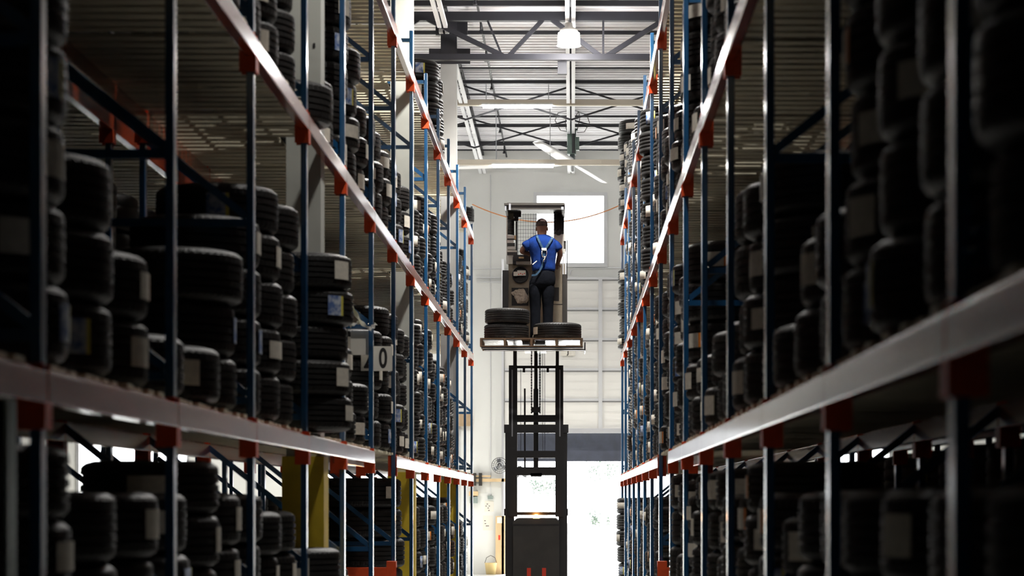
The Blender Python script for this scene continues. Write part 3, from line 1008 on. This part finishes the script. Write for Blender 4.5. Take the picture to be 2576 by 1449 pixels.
# power unit
mb = MB()
mb.prism([(X(1291), .10), (X(1407), .10), (X(1407), Z(1312)), (X(1398), Z(1304)), (X(1300), Z(1304)), (X(1291), Z(1312))], -.15, 1.3)
mb.box(X(1271), X(1427), .1, 1.35, .10, Z(1318))
body = mb.build('power_unit', M['truckbody'], tr)
for q in (1326, 1364):
    MB().box(X(q), X(q + 10), -.16, -.15, Z(1500), Z(1428)).build('red_stripe', M['red'], tr)
MB().box(X(1292), X(1406), -.155, -.15, Z(1322), Z(1318)).build('cover_seam', M['black'], body)
for px in (1283, 1415):
    MB().lathe([(.001, -.05), (.13, -.05), (.15, -.03), (.15, .03), (.13, .05), (.001, .05)], 20, (X(px), .3, .15), 'X').build('drive_wheel', M['black_matte'], tr, True)
bc = MB().lathe([(.001, .09), (.03, .085), (.045, .06), (.05, .0), (.05, -.01), (.001, -.01)], 16, (X(1349), .0, Z(1308))).build('beacon_lamp', M['beacon'], tr, True)
ld = bpy.data.lights.new('beacon_light', 'POINT'); ld.energy = 6; ld.color = (1, .4, .08); ld.shadow_soft_size = .05
lo = bpy.data.objects.new('beacon_light', ld); COL.objects.link(lo); lo.parent = tr; lo.location = (X(1349), -.12, Z(1300))
# cage: floor, console, overhead guard
PZ = 4.0                                     # platform floor height
MB().box(X(1276), X(1424), -1.25, .02, PZ - .06, PZ).build('platform_floor', M['black'], tr)
part('platform_side_post', M['black'], (1264, 1279, 680, 852, -.02, .12))
part('platform_side_post', M['greybrown'], (1415, 1427, 690, 852, -.02, .12))
con = part('console_panel', M['taupe'], (1279, 1424, 664, 860, .04, .20))
part('console_top', M['lightbox'], (1278, 1300, 640, 664, -.02, .18), (1296, 1335, 655, 664, -.14, .1))
part('control_lever', M['black_matte'], (1291, 1334, 641, 656, -.22, -.02), (1290, 1298, 646, 664, -.2, 0))
part('lever_grip', M['plywood'], (1305, 1318, 646, 650, -.24, -.22))
part('console_pocket', M['ink'], (1287, 1329, 724, 769, .035, .045))
part('console_pocket', M['ink'], (1388, 1406, 723, 757, .035, .045))
part('console_seam', M['ink'], (1385, 1424, 764.5, 766, .035, .045))
# round desk fan on the console
fx, fzz = X(1309), Z(692)
ff = MB().lathe([(.118, -.06), (.125, -.06), (.13, -.03), (.13, .02), (.12, .03), (.11, .02), (.118, -.06)], 28, (fx, 0, fzz), 'Y').build('console_fan', M['black_matte'], tr, True)
mb = MB()
for r_ in (.03, .06, .09):
    mb.tube([(fx + math.cos(t) * r_, -.062, fzz + math.sin(t) * r_) for t in [k * PI / 12 for k in range(25)]], .0022, 4)
for k in range(16):
    t = k * PI / 8
    mb.tube([(fx, -.064, fzz), (fx + math.cos(t) * .12, -.058, fzz + math.sin(t) * .12)], .002, 4)
mb.build('fan_guard', M['black'], ff)
MB().lathe([(.001, .02), (.12, .02), (.12, .03), (.001, .03)], 24, (fx, 0, fzz), 'Y').build('fan_back', M['greybrown'], ff)
mb = MB().box(fx - .105, fx - .045, -.072, -.068, fzz - .02, fzz + .045).box(fx - .045, fx + .085, -.074, -.068, fzz - .015, fzz + .065)
for k in range(4):
    mb.cbox((fx - .025 + k * .03, -.0755, fzz + .005 + (k % 2) * .012), (.016, .002, .016), 1)
mb.build('fan_sticker', [M['white'], M['red']], ff)
# overhead guard
part('overhead_guard', M['greybrown'], (1270, 1420, 515, 527, -.9, -.84), (1276, 1418, 510, 513, -.2, .12), (1268, 1421, 511, 516, -.92, .12), (1270, 1276, 512, 527, -.9, .1), (1413, 1420, 512, 527, -.9, .1))
part('guard_post', M['lightbox'], (1274, 1277, 527, 664, .0, .06))
part('guard_post', M['greybrown'], (1416, 1419, 527, 600, .0, .06))
part('guard_post', M['black'], (1297, 1302, 535, 650, .0, .05))
part('cage_pole', M['black'], (1425.5, 1427.5, 604, 700, -.02, .03))
part('cage_pole', M['aluminium'], (1415, 1418, 633, 690, -.02, .03), (1421, 1424, 633, 690, -.02, .03))
part('lamp_bracket', M['black'], (1292, 1311, 532, 546, -.1, -.02), (1294, 1304, 546, 556, -.1, -.02))
part('guard_hook', M['steel'], (1280, 1285, 512, 528, -.94, -.92), (1270, 1274, 518, 530, -.94, -.92), (1412, 1418, 520, 527, -.94, -.92))
# coiled cable
mb = MB()
pts = []
for k in range(0, 161):
    t = k / 160
    a_ = t * 11 * 2 * PI
    pts.append((X(1285) + math.cos(a_) * .045, .02 + math.sin(a_) * .04, Z(552) + (Z(590) - Z(552)) * t))
mb.tube(pts, .011, 6)
mb.build('coiled_cable', M['black_matte'], tr, True)
part('side_panel', M['taupe'], (1276, 1297, 530, 556, .04, .06))
part('document_shelf', M['lightbox'], (1276, 1294, 592, 600, -.06, .08), (1276, 1292, 604, 611, -.06, .08), (1277, 1297, 620, 628, -.06, .08), (1276, 1300, 630, 634, -.06, .08))
part('document_shelf', M['greybrown'], (1276, 1296, 600, 604, -.05, .08), (1276, 1295, 611, 620, -.05, .08), (1276, 1301, 634, 641, -.05, .08))
part('yellow_scanner', M['plywood'], (1293.5, 1298, 592, 602, -.08, -.03))
# perforated dark side screen
mb = MB()
x0_, x1_, z0_, z1_ = X(1394), X(1418), Z(590), Z(531)
nx, nz = 7, 22
for i in range(nx + 1):
    xx = x0_ + (x1_ - x0_) * i / nx; mb.box(xx - .006, xx + .006, .03, .035, z0_, z1_)
for i in range(nz + 1):
    zz = z0_ + (z1_ - z0_) * i / nz; mb.box(x0_, x1_, .03, .035, zz - .004, zz + .004)
mb.box(x0_, x1_, .045, .05, z0_, z1_)
mb.build('perforated_screen', M['greybrown'], tr)
part('spot_lamp', M['black'], (1393, 1403, 532, 537, -.1, .0), (1394, 1399, 540, 552, -.12, .0))
MB().lathe([(.001, -.08), (.045, -.08), (.055, -.02), (.03, .02), (.001, .02)], 16, (X(1405), 0, Z(584)), 'Y').build('horn', M['black'], tr, True)
part('side_console', M['lightbox'], (1393, 1424, 589, 606, -.02, .10), (1404, 1418, 606, 636, -.02, .10), (1400, 1422, 626, 636, -.03, .10))
part('side_console_edge', M['greybrown'], (1417, 1424, 604, 633, .0, .08))
# wire mesh behind the operator opening
mb = MB()
for k in range(9):
    px = 1303 + k * 6.4; mb.tube([(X(px), .08, Z(645)), (X(px), .08, Z(529))], .0022, 4)
for k in range(13):
    py = 529 + k * 9.4; mb.tube([(X(1301), .08, Z(py)), (X(1396), .08, Z(py))], .0022, 4)
mb.build('wire_mesh', M['truss'], tr)
# tray arms below the pallet
MB().box(X(1211, -2), X(1466, -2), -2.05, -2.0, Z(876, -2), Z(873, -2)).box(X(1218, -2), X(1472, -2), -2.08, -2.0, Z(882, -2), Z(879, -2)).box(X(1470, -2), X(1473, -2), -2.08, -1.2, Z(882, -2), Z(862, -2)).build('pallet_clamp_bar', M['black'], tr)
for a_, b_ in ((1314, 1331), (1346, 1371)):
    MB().box(X(a_, -2), X(b_, -2), -2.0, .02, zof(867, 33.4), zof(860, 33.4)).build('fork', M['black'], tr)
part('fork_carriage', M['black'], (1285, 1415, 852, 878, -.10, -.02))

# rag in the console pocket
rg = MB()
rnd = random.Random(6)
poly = [P(1289, 737, YT), P(1300, 728, YT), P(1317, 725, YT), P(1327, 740, YT), P(1329, 752, YT), P(1326, 763, YT), P(1303, 764, YT), P(1299, 755, YT), P(1292, 747, YT)]
ctr = sum(poly, Vector()) / len(poly)
rings = []
for sc_, dy in ((1.0, .03), (.97, -.01), (.7, -.04), (.3, -.055)):
    rings.append([ctr + (p - ctr) * sc_ * rnd.uniform(.86, 1.06) + Vector((0, dy + rnd.uniform(-.012, .012), 0)) for p in poly])
rg.loft(rings)
rag = rg.build('rag', M['cloth'], None, True)
md = rag.modifiers.new('sub', 'SUBSURF'); md.subdivision_type = 'SIMPLE'; md.levels = md.render_levels = 4
tx = bpy.data.textures.new('creases', 'CLOUDS'); tx.noise_scale = .055
md = rag.modifiers.new('creases', 'DISPLACE'); md.texture = tx; md.strength = .05; md.texture_coords = 'LOCAL'
tag(rag, 'crumpled pale rag stuffed in the console pocket beside the operator', 'rag')

# ------------------------------------------------------------------ pallet with three tyres
YP = 33.3
pz = zof(850, YP)
pl = empty('wooden_pallet', (xof(1337, YP), YP, pz))
tag(pl, 'wide wooden pallet with shiny film-wrapped blocks raised on the lift truck forks', 'pallet')
hw_ = 129.5 * YP / FPX
mb = MB()
for k in range(7):
    y0 = k * .15
    mb.box(-hw_, hw_, y0, y0 + .11, -.02, 0)
mb.build('top_board', M['wood'], pl)
mb = MB()
for k in range(3):
    mb.box(-hw_, hw_, k * .44, k * .44 + .1, -.128, -.112)
mb.build('bottom_board', M['wood'], pl)
for px in (1210, 1270, 1337, 1400, 1463):
    c_ = xof(px, YP) - xof(1337, YP)
    MB().box(c_ - .016, c_ + .016, 0, 1.0, -.112, -.02).build('stringer', M['wood'], pl)
for a_, b_ in ((1215, 1266), (1274, 1312), (1345, 1396), (1404, 1459)):
    x0_, x1_ = xof(a_, YP) - xof(1337, YP), xof(b_, YP) - xof(1337, YP)
    MB().box(x0_, x1_, .02, .96, -.034, -.022).build('film_wrap', M['film'], pl)
def lone_tyre(px, zb, ty, lb, ang, lab=False):
    o = bpy.data.objects.new('tyre', tyre_mesh[ty]); COL.objects.link(o)
    o.location = (xof(px, YP + .42), YP + .45, zb); o.rotation_euler = (0, 0, ang)
    tag(o, lb, 'tyre', 'tyres on the raised pallet')
    if lab:
        c = bpy.data.objects.new('paper_label', label_mesh[(ty, 0)]); COL.objects.link(c); c.parent = o
wa = TY['a'][1]
for k_ in ('a', 'b'): pass
lone_tyre(1274, pz + .001, 'a', 'lower of the two black tyres piled on the raised wooden pallet', .3)
lone_tyre(1276, pz + .001 + .2, 'a', 'upper of the two black tyres piled on the raised wooden pallet', 1.3)
lone_tyre(1402, pz + .001, 'b', 'single wider black tyre lying beside the pile on the raised pallet', math.radians(-155), True)
# pallet tyres are narrower than the rack ones: own section width
for o in bpy.data.objects:
    if o.get('group') == 'tyres on the raised pallet':
        o.scale = (1, 1, .88 if 'wider' in o['label'] else .885)
        if 'upper' in o['label']: o.location.z = pz + .002 + wa * .885

# ------------------------------------------------------------------ operator
YM = 34.75
SM = FPX / YM
man = empty('person', (xof(1363, YM), YM, PZ))
tag(man, 'person in blue t-shirt, dark trousers, cap and safety harness standing on the raised platform', 'person')
def mx(px): return (px - 1363) / SM
def mz(py): return (VY - py) / SM + EYE - PZ
# body: one skinned surface
def skin_body(name, verts, edges, radii, m, parent, sub=2, root=0):
    me = bpy.data.meshes.new(name)
    me.from_pydata(verts, edges, [])
    me.materials.append(m)
    o = bpy.data.objects.new(name, me); COL.objects.link(o); o.parent = parent
    md = o.modifiers.new('skin', 'SKIN'); md.use_smooth_shade = True
    for i, r in enumerate(radii):
        sv = me.skin_vertices[0].data[i]
        sv.radius = (r, r) if not isinstance(r, tuple) else r
        sv.use_root = (i == root)
    sb = o.modifiers.new('sub', 'SUBSURF'); sb.levels = sub; sb.render_levels = sub
    return o
LE, LH = (mx(1311), .02, mz(632)), (mx(1334), .20, mz(636))
RE, RH = (mx(1409), .02, mz(640)), (mx(1402), .20, mz(662))
V_ = [(0, 0, .98), (0, .02, 1.18), (0, .0, 1.38), (0, -.01, 1.52), (0, .0, 1.60),   # 0-4 spine, neck base
      (0, .02, 1.68), (0, .03, 1.76),                                               # 5-6 head core
      (-.17, 0, 1.50), (-.235, -.01, 1.42), (mx(1318), -.02, mz(622)), LE, ((LE[0] + LH[0]) / 2, .10, LE[2] - .01), LH,   # 7-12 arm
      (.17, 0, 1.50), (.235, -.01, 1.42), (mx(1407), -.02, mz(624)), RE, ((RE[0] + RH[0]) / 2, .10, (RE[2] + RH[2]) / 2), RH,  # 13-18 arm
      (-.09, 0, .90), (mx(1346), .0, mz(740)), (mx(1345), .0, mz(775)), (mx(1344), -.02, mz(843)), (mx(1344), .08, .04),  # 19-23 leg
      (.09, 0, .90), (mx(1377), .0, mz(740)), (mx(1377), .0, mz(775)), (mx(1376), -.02, mz(843)), (mx(1376), .08, .04)]
E_ = [(0, 1), (1, 2), (2, 3), (3, 4), (4, 5), (5, 6), (3, 7), (7, 8), (8, 9), (9, 10), (10, 11), (11, 12), (3, 13), (13, 14), (14, 15), (15, 16), (16, 17), (17, 18),
      (0, 19), (19, 20), (20, 21), (21, 22), (22, 23), (0, 24), (24, 25), (25, 26), (26, 27), (27, 28)]
R_ = [(.10, .07), (.11, .08), (.12, .08), (.08, .06), .062, .066, .066, .045, .045, .046, .046, .042, .034, .045, .045, .046, .046, .042, .034,
      .06, .055, .05, .042, .04, .06, .055, .05, .042, .04]
skin_body('body', V_, E_, R_, M['skin'], man)
# hands: palm and five separate fingers
def hand(base, dirv, side, up, name):
    d = Vector(dirv).normalized(); u = Vector(up).normalized(); r = d.cross(u).normalized() * side; u = r.cross(d).normalized() * side
    b = Vector(base)
    vs = [b, b + d * .045, b + d * .085]; ed = [(0, 1), (1, 2)]; rd = [.028, (.034, .018), (.034, .016)]
    for k, (o_, ln) in enumerate(((-.030, .062), (-.010, .074), (.011, .070), (.030, .055))):
        i0 = len(vs)
        p0 = b + d * .085 + r * o_
        vs += [p0, p0 + d * ln * .45 - u * .012, p0 + d * ln * .75 - u * .032, p0 + d * ln * .85 - u * .052]
        ed += [(2, i0), (i0, i0 + 1), (i0 + 1, i0 + 2), (i0 + 2, i0 + 3)]
        rd += [.0095, .009, .0085, .0075]
    i0 = len(vs)
    t0 = b + d * .03 - r * .03
    vs += [t0, t0 + d * .03 - r * .025 - u * .01, t0 + d * .06 - r * .03 - u * .025]
    ed += [(1, i0), (i0, i0 + 1), (i0 + 1, i0 + 2)]; rd += [.013, .011, .009]
    skin_body(name, [tuple(v) for v in vs], ed, rd, M['skin'], man, 1)
hand(LH, (.35, 1, .05), 1, (0, 0, 1), 'hand')
hand(RH, (-.2, 1, -.1), -1, (0, 0, 1), 'hand')
# head
hd = MB()
rings = []
HN = 20
for z, rx, ry, yo in ((1.575, .072, .068, -.005), (1.61, .070, .070, .0), (1.635, .072, .082, .010), (1.66, .074, .092, .018), (1.70, .079, .100, .015), (1.74, .081, .102, .012), (1.78, .079, .098, .008), (1.815, .066, .082, .005), (1.838, .038, .048, .003), (1.845, .008, .010, .003)):
    rings.append([(rx * math.cos(2 * PI * k / HN), yo + ry * math.sin(2 * PI * k / HN), z) for k in range(HN)])
hd.loft(rings)
head = hd.build('head', M['skin'], man, True)
for s_ in (-1, 1):
    MB().loft([[(s_ * (.079 + q), .005 + .018 * w_ * math.cos(t), 1.705 + .032 * w_ * math.sin(t)) for t in [k * PI / 5 for k in range(10)]] for q, w_ in ((-.006, .7), (.006, 1), (.014, .9), (.016, .5))]).build('ear', M['skin'], head, True)
    MB().lathe([(.001, -.012), (.009, -.008), (.012, 0), (.009, .008), (.001, .012)], 10, (s_ * .031, .098, 1.715)).build('eye', M['white'], head, True)
MB().loft([[(w_ * math.cos(t), y_, z_ + h_ * math.sin(t)) for t in [k * PI / 4 for k in range(8)]] for y_, z_, w_, h_ in ((.095, 1.695, .018, .03), (.118, 1.685, .016, .02), (.132, 1.678, .010, .012))]).build('nose', M['skin'], head, True)
MB().box(-.024, .024, .098, .108, 1.640, 1.648).build('mouth', M['boot'], head)
# cap
cp = MB()
rings = []
for z, q in ((1.745, 1.06), (1.775, 1.07), (1.81, 1.0), (1.84, .78), (1.858, .45), (1.865, .08)):
    rings.append([(.083 * q * math.cos(2 * PI * k / HN), .008 + .104 * q * math.sin(2 * PI * k / HN), z) for k in range(HN)])
cp.loft(rings)
cap = cp.build('cap', M['cap'], man, True)
mb = MB()
mb.loft([[(x_, .09 + .0, 1.755 + dz) for x_ in (-.07, -.03, .03, .07)] + [(x_, .09 + (.055 if abs(x_) > .05 else .075), 1.742 + dz) for x_ in (.07, .03, -.03, -.07)] for dz in (0, .008)])
mb.build('peak', M['cap'], cap)
mb = MB()
g_ = []
for zz, q in ((1.812, 1.015), (1.842, .80)):
    g_.append([(.083 * q * math.cos(t), .008 + .104 * q * math.sin(t), zz) for t in [math.radians(-105 + k * 10) for k in range(7)]])
mb.quadmesh(g_[0] + g_[1], [(k, k + 1, k + 8, k + 7) for k in range(6)])
mb.build('cap_patch', M['capwhite'], cap)
# shirt: torso and sleeves
sh = MB()
N_ = 24
rnd = random.Random(9)
def ell(cx_, cy_, z_, rx, ry, jit=.0, p=2.3):
    out = []
    for k in range(N_):
        t = 2 * PI * k / N_
        c_, s_ = math.cos(t), math.sin(t)
        out.append((cx_ + rx * math.copysign(abs(c_) ** (2 / p), c_) + rnd.uniform(-jit, jit), cy_ + ry * math.copysign(abs(s_) ** (2 / p), s_) + rnd.uniform(-jit, jit), z_))
    return out
rings = [ell(.03, .0, 1.045, .172, .125, .006), ell(.03, .0, 1.09, .182, .135, .006), ell(.028, .0, 1.16, .180, .132, .006), ell(.024, .0, 1.24, .186, .132, .005), ell(.022, -.003, 1.32, .198, .135, .004), ell(.015, -.008, 1.40, .222, .138, .003), ell(.008, -.01, 1.46, .238, .135), ell(.004, -.008, 1.515, .235, .12), ell(0, -.005, 1.56, .20, .10), ell(0, 0, 1.595, .135, .085), ell(0, .0, 1.625, .082, .078)]
sh.loft(rings)
for s_, el, sl in ((-1, LE, (mx(1317), -.02, mz(624))), (1, RE, (mx(1407), -.01, mz(632)))):
    s0 = Vector((s_ * .120, -.005, 1.51)); s1 = Vector((s_ * .200, -.01, 1.465)); s3 = Vector(sl); s2 = s1.lerp(s3, .5)
    sh.tube([s0, s1, s2, s3], [.070, .082, .082, .078], 16)
shirt = sh.build('shirt', M['shirt'], man, True)
sb = shirt.modifiers.new('sub', 'SUBSURF'); sb.levels = 1; sb.render_levels = 1
# trousers
tz = MB()
tz.loft([ell(.03, 0, 1.10, .160, .115, .0), ell(.025, 0, 1.03, .175, .13, .003), ell(.018, 0, .95, .188, .135, .004), ell(.006, 0, .88, .194, .13, .004), ell(.002, 0, .83, .180, .115, .004), ell(.0, 0, .79, .120, .08)])
for px in (1346.5, 1378):
    cx_ = mx(px)
    rr = []
    for z_, r_, dy in ((.93, .088, 0), (.84, .098, 0), (.74, .098, 0), (.64, .090, 0), (.55, .084, .01), (.45, .078, .01), (.30, .074, 0), (.15, .072, -.01), (.06, .076, -.01)):
        rr.append(ell(cx_, dy, z_, r_, r_ * 1.05, .004, 2.0))
    tz.loft(rr)
tz.build('trousers', M['trouser'], man, True)
for px in (1345, 1377):
    cx_ = mx(px)
    MB().loft([[(cx_ + w_ * x_, y_, z_) for x_, z_ in ((-1, 0), (1, 0), (1, h_ * .7), (.6, h_), (-.6, h_), (-1, h_ * .7))] for y_, w_, h_ in ((-.09, .035, .09), (-.03, .045, .11), (.06, .045, .09), (.14, .042, .06), (.18, .025, .04))]).build('boot', M['boot'], man, True)
# harness
hz = empty('harness'); hz.parent = man
def yb(z):   # how far back the shirt's back surface is
    return -.138 if z > 1.3 else -.142
dr_ = (mx(1369), mz(631))
mb = MB()
def ribbon(mb, pts, w_):
    for a_, b_ in zip(pts, pts[1:]): mb.bar(a_, b_, w_, .006, up=(0, 1, 0))
Lp = [(mx(1351), -.09, mz(594)), (mx(1353), -.135, mz(601)), (mx(1359), -.155, mz(614)), (dr_[0] - .01, -.155, dr_[1])]
Rp = [(mx(1390), -.10, mz(598)), (mx(1388), -.135, mz(604)), (mx(1381), -.155, mz(616)), (dr_[0] + .01, -.155, dr_[1])]
ribbon(mb, Lp, .03); ribbon(mb, Rp, .03)
ribbon(mb, [(dr_[0], -.157, dr_[1] - .02), (mx(1368), -.15, mz(655)), (mx(1366), -.150, mz(668)), (mx(1358), -.152, mz(684)), (mx(1349), -.155, mz(694)), (mx(1338), -.14, mz(695))], .028)
mb.build('strap', M['webbing'], hz)
# back plate, D-ring and snap hook
MB().cbox((dr_[0], -.162, dr_[1] + .01), (.075, .012, .03)).build('back_plate', M['lightbox'], hz)
mb = MB()
cx_, cz_ = dr_[0] + .004, mz(643)
mb.tube([(cx_ - .035, -.168, cz_ + .06), (cx_ - .037, -.168, cz_), (cx_ - .025, -.168, cz_ - .035), (cx_, -.168, cz_ - .045), (cx_ + .025, -.168, cz_ - .035), (cx_ + .037, -.168, cz_), (cx_ + .035, -.168, cz_ + .06), (cx_ - .035, -.168, cz_ + .06)], .0085, 8)
mb.build('ring', M['chrome'], hz, True)
mb = MB().tube([(cx_, -.172, cz_ - .025), (cx_ + .012, -.172, cz_ - .045), (cx_ + .008, -.172, cz_ - .075), (cx_ - .012, -.172, cz_ - .09), (cx_ - .008, -.172, cz_ - .115)], [.010, .012, .014, .012, .009], 8)
mb.build('snap_hook', M['chrome'], hz, True)
mb = MB().bar((mx(1351), -.155, mz(659)), (mx(1340), -.15, mz(668)), .02, .012)
mb.build('strap_tag', M['white'], hz)

# ------------------------------------------------------------------ things on and by the end wall
def wx(px): return xof(px, YW)
def wz(py): return zof(py, YW)
def onwall(name, m, px0, px1, py0, py1, d, label, cat, group=None):
    o = MB().box(wx(px0), wx(px1), YW - d, YW - .001, wz(py1), wz(py0)).build(name, m)
    return tag(o, label, cat, group)
mb = MB().tube([(wx(1234), YW - .02, wz(1249)), (wx(1234), YW - .02, wz(440))], .009, 8)
tag(mb.build('conduit', M['doorgrey']), 'thin grey conduit running straight down the end wall to the switch box', 'conduit')
mb = MB().tube([(wx(1187), YW - .02, wz(676)), (wx(1276), YW - .02, wz(676))], .008, 6)
tag(mb.build('conduit', M['doorgrey']), 'thin horizontal conduit on the end wall between rack end and lift cage', 'conduit')
mb = MB().tube([(wx(1433), YW - .02, wz(692)), (wx(1436), YW - .02, wz(681)), (wx(1444), YW - .02, wz(675)), (wx(1570), YW - .02, wz(674))], .012, 6)
tag(mb.build('conduit', M['aluminium']), 'bent grey conduit above the raised dock door, below the bright window', 'conduit')
for py, lb in ((699, 'upper brown rail bracket line on the end wall beside the lift cage'), (710, 'lower brown rail bracket line on the end wall beside the lift cage')):
    mb = MB().box(wx(1200), wx(1272), YW - .04, YW - .001, wz(py + 1), wz(py - 1))
    tag(mb.build('wall_batten', M['doorgrey']), lb, 'batten')
mb = MB().tube([(wx(1218), YW - .02, wz(440)), (wx(1205), YW - .02, wz(436)), (wx(1205), YW - .02, wz(380))], .006, 6)
# sign J
sj = empty('letter_sign', (wx(1429), YW - .13, wz(887)))
tag(sj, 'small white sign with the letter J on the dock door panel', 'sign')
MB().box(-.155, .155, 0, .006, -.075, .075).build('card', M['white'], sj)
text_obj('J', .15, 0, -.002, .01, M['ink'], sj, 'letter', .9, .004)
# papers, boxes, plank
def paper(px0, px1, py0, py1, lb, marks):
    o = MB().box(wx(px0), wx(px1), YW - .004, YW - .001, wz(py1), wz(py0)).build('wall_notice', M['white'])
    tag(o, lb, 'notice', 'paper notices by the dock door')
    mb = MB()
    for a_, b_ in marks: mb.cbox((wx(a_), YW - .005, wz(b_)), (.03, .002, .015))
    mb.build('print', M['ink'], o)
paper(1219, 1242, 1260, 1287, 'white paper notice with a few dark marks under the switch box', [(1226, 1268), (1231, 1273), (1223, 1273), (1228, 1278), (1230, 1284)])
paper(1215, 1240, 1297, 1334, 'lower white paper notice with small print beside the plywood plank', [(1220, 1310), (1221, 1317), (1224, 1323), (1228, 1323)])
onwall('switch_box', M['galv'], 1227, 1240, 1247, 1256, .05, 'small grey switch box at the foot of the wall conduit', 'switch')
o = MB().box(wx(1247), wx(1271), YW - .12, YW - .08, 0.0, wz(1298)).build('plywood_plank', M['plywood'])
tag(o, 'tall plywood plank standing against the wall next to the dock doorway', 'plank')
MB().box(wx(1251), wx(1263), YW - .123, YW - .12, wz(1316), wz(1301)).build('paper_note', M['white'], o)
MB().box(wx(1254), wx(1259), YW - .123, YW - .12, wz(1358), wz(1346)).build('red_sticker', M['red'], o)
o = MB().box(wx(1190), wx(1272), YW - .12, YW - .06, wz(1212), wz(1204)).box(wx(1190), wx(1235), YW - .12, YW - .06, wz(1200), wz(1196)).build('timber_rail', M['plywood'])
tag(o, 'pale timber rail fixed across the wall below the drum fan', 'rail')
for a_, b_, lb in ((1190, 1198, 'grey electrical box against the last blue upright, above the timber rail end'), (1205, 1213, 'grey electrical box on the timber rail, nearer the drum fan')):
    onwall('electrical_box', M['greybrown'], a_, b_, 1190, 1222, .15, lb, 'electrical box', 'electrical boxes on the timber rail')
onwall('meter_box', M['plywood'], 1180, 1203, 1236, 1247, .1, 'yellow meter box low on the wall behind the last blue upright', 'box')
onwall('meter_box', M['galv'], 1182, 1202, 1250, 1266, .1, 'grey meter box just under the yellow one behind the last blue upright', 'box')
onwall('wall_cabinet', M['cardboard'], 1155, 1184, 1040, 1072, .12, 'beige wall box seen between the last blue uprights', 'box')
bk = empty('bucket', (wx(1236), YW - .3, 0))
tag(bk, 'small yellowish bucket on the floor under the paper notices', 'bucket')
MB().lathe([(.001, 0), (.10, 0), (.13, .24), (.14, .25), (.125, .25), (.095, .02), (.001, .02)], 20).build('pail', M['bucket'], bk, True)
MB().tube([(-.13, 0, .24), (-.09, -.03, .36), (0, -.04, .41), (.09, -.03, .36), (.13, 0, .24)], .006, 6).build('handle', M['black'], bk)
# drum fans
def wall_fan(px, py, R, Y, lb):
    f = empty('wall_fan', (xof(px, Y), Y, zof(py, Y)))
    tag(f, lb, 'fan', 'caged fans by the dock door')
    mb = MB()
    for q, yy in ((1, -.04), (.75, -.075), (.5, -.09), (.25, -.095), (1, .04)):
        mb.tube([(R * q * math.cos(t), yy, R * q * math.sin(t)) for t in [k * PI / 14 for k in range(29)]], .005, 5)
    for k in range(20):
        t = k * PI / 10
        mb.tube([(R * .1 * math.cos(t), -.097, R * .1 * math.sin(t)), (R * .6 * math.cos(t), -.085, R * .6 * math.sin(t)), (R * math.cos(t), -.04, R * math.sin(t)), (R * math.cos(t), .04, R * math.sin(t))], .0025, 4)
    mb.build('cage', M['black'], f)
    MB().lathe([(.001, -.07), (.04, -.065), (.05, 0), (.05, .06), (.001, .08)], 14, axis='Y').build('motor', M['steel'], f, True)
    for k in range(3):
        b_ = MB().loft([[(t, -.03 + w_, -w_ * 1.6) , (t, -.026 + w_, -w_ * 1.6), (t, .016 - w_, w_ * 1.6), (t, .012 - w_, w_ * 1.6)] for t, w_ in ((.04, .012), (R * .5, .03), (R * .9, .026))]).build('blade', M['steel'], f)
        b_.rotation_euler = (0, k * 2 * PI / 3 + .4, 0)
    MB().tube([(0, .06, 0), (0, YW - Y - .01, -.02)], .02, 8).build('bracket', M['black'], f)
wall_fan(1257, 1171, .17, YW - .35, 'caged round fan on the end wall, partly behind the lift mast')
wall_fan(1309, 1190, .17, YW - .45, 'dark caged fan seen between the mast rails above the bright opening')
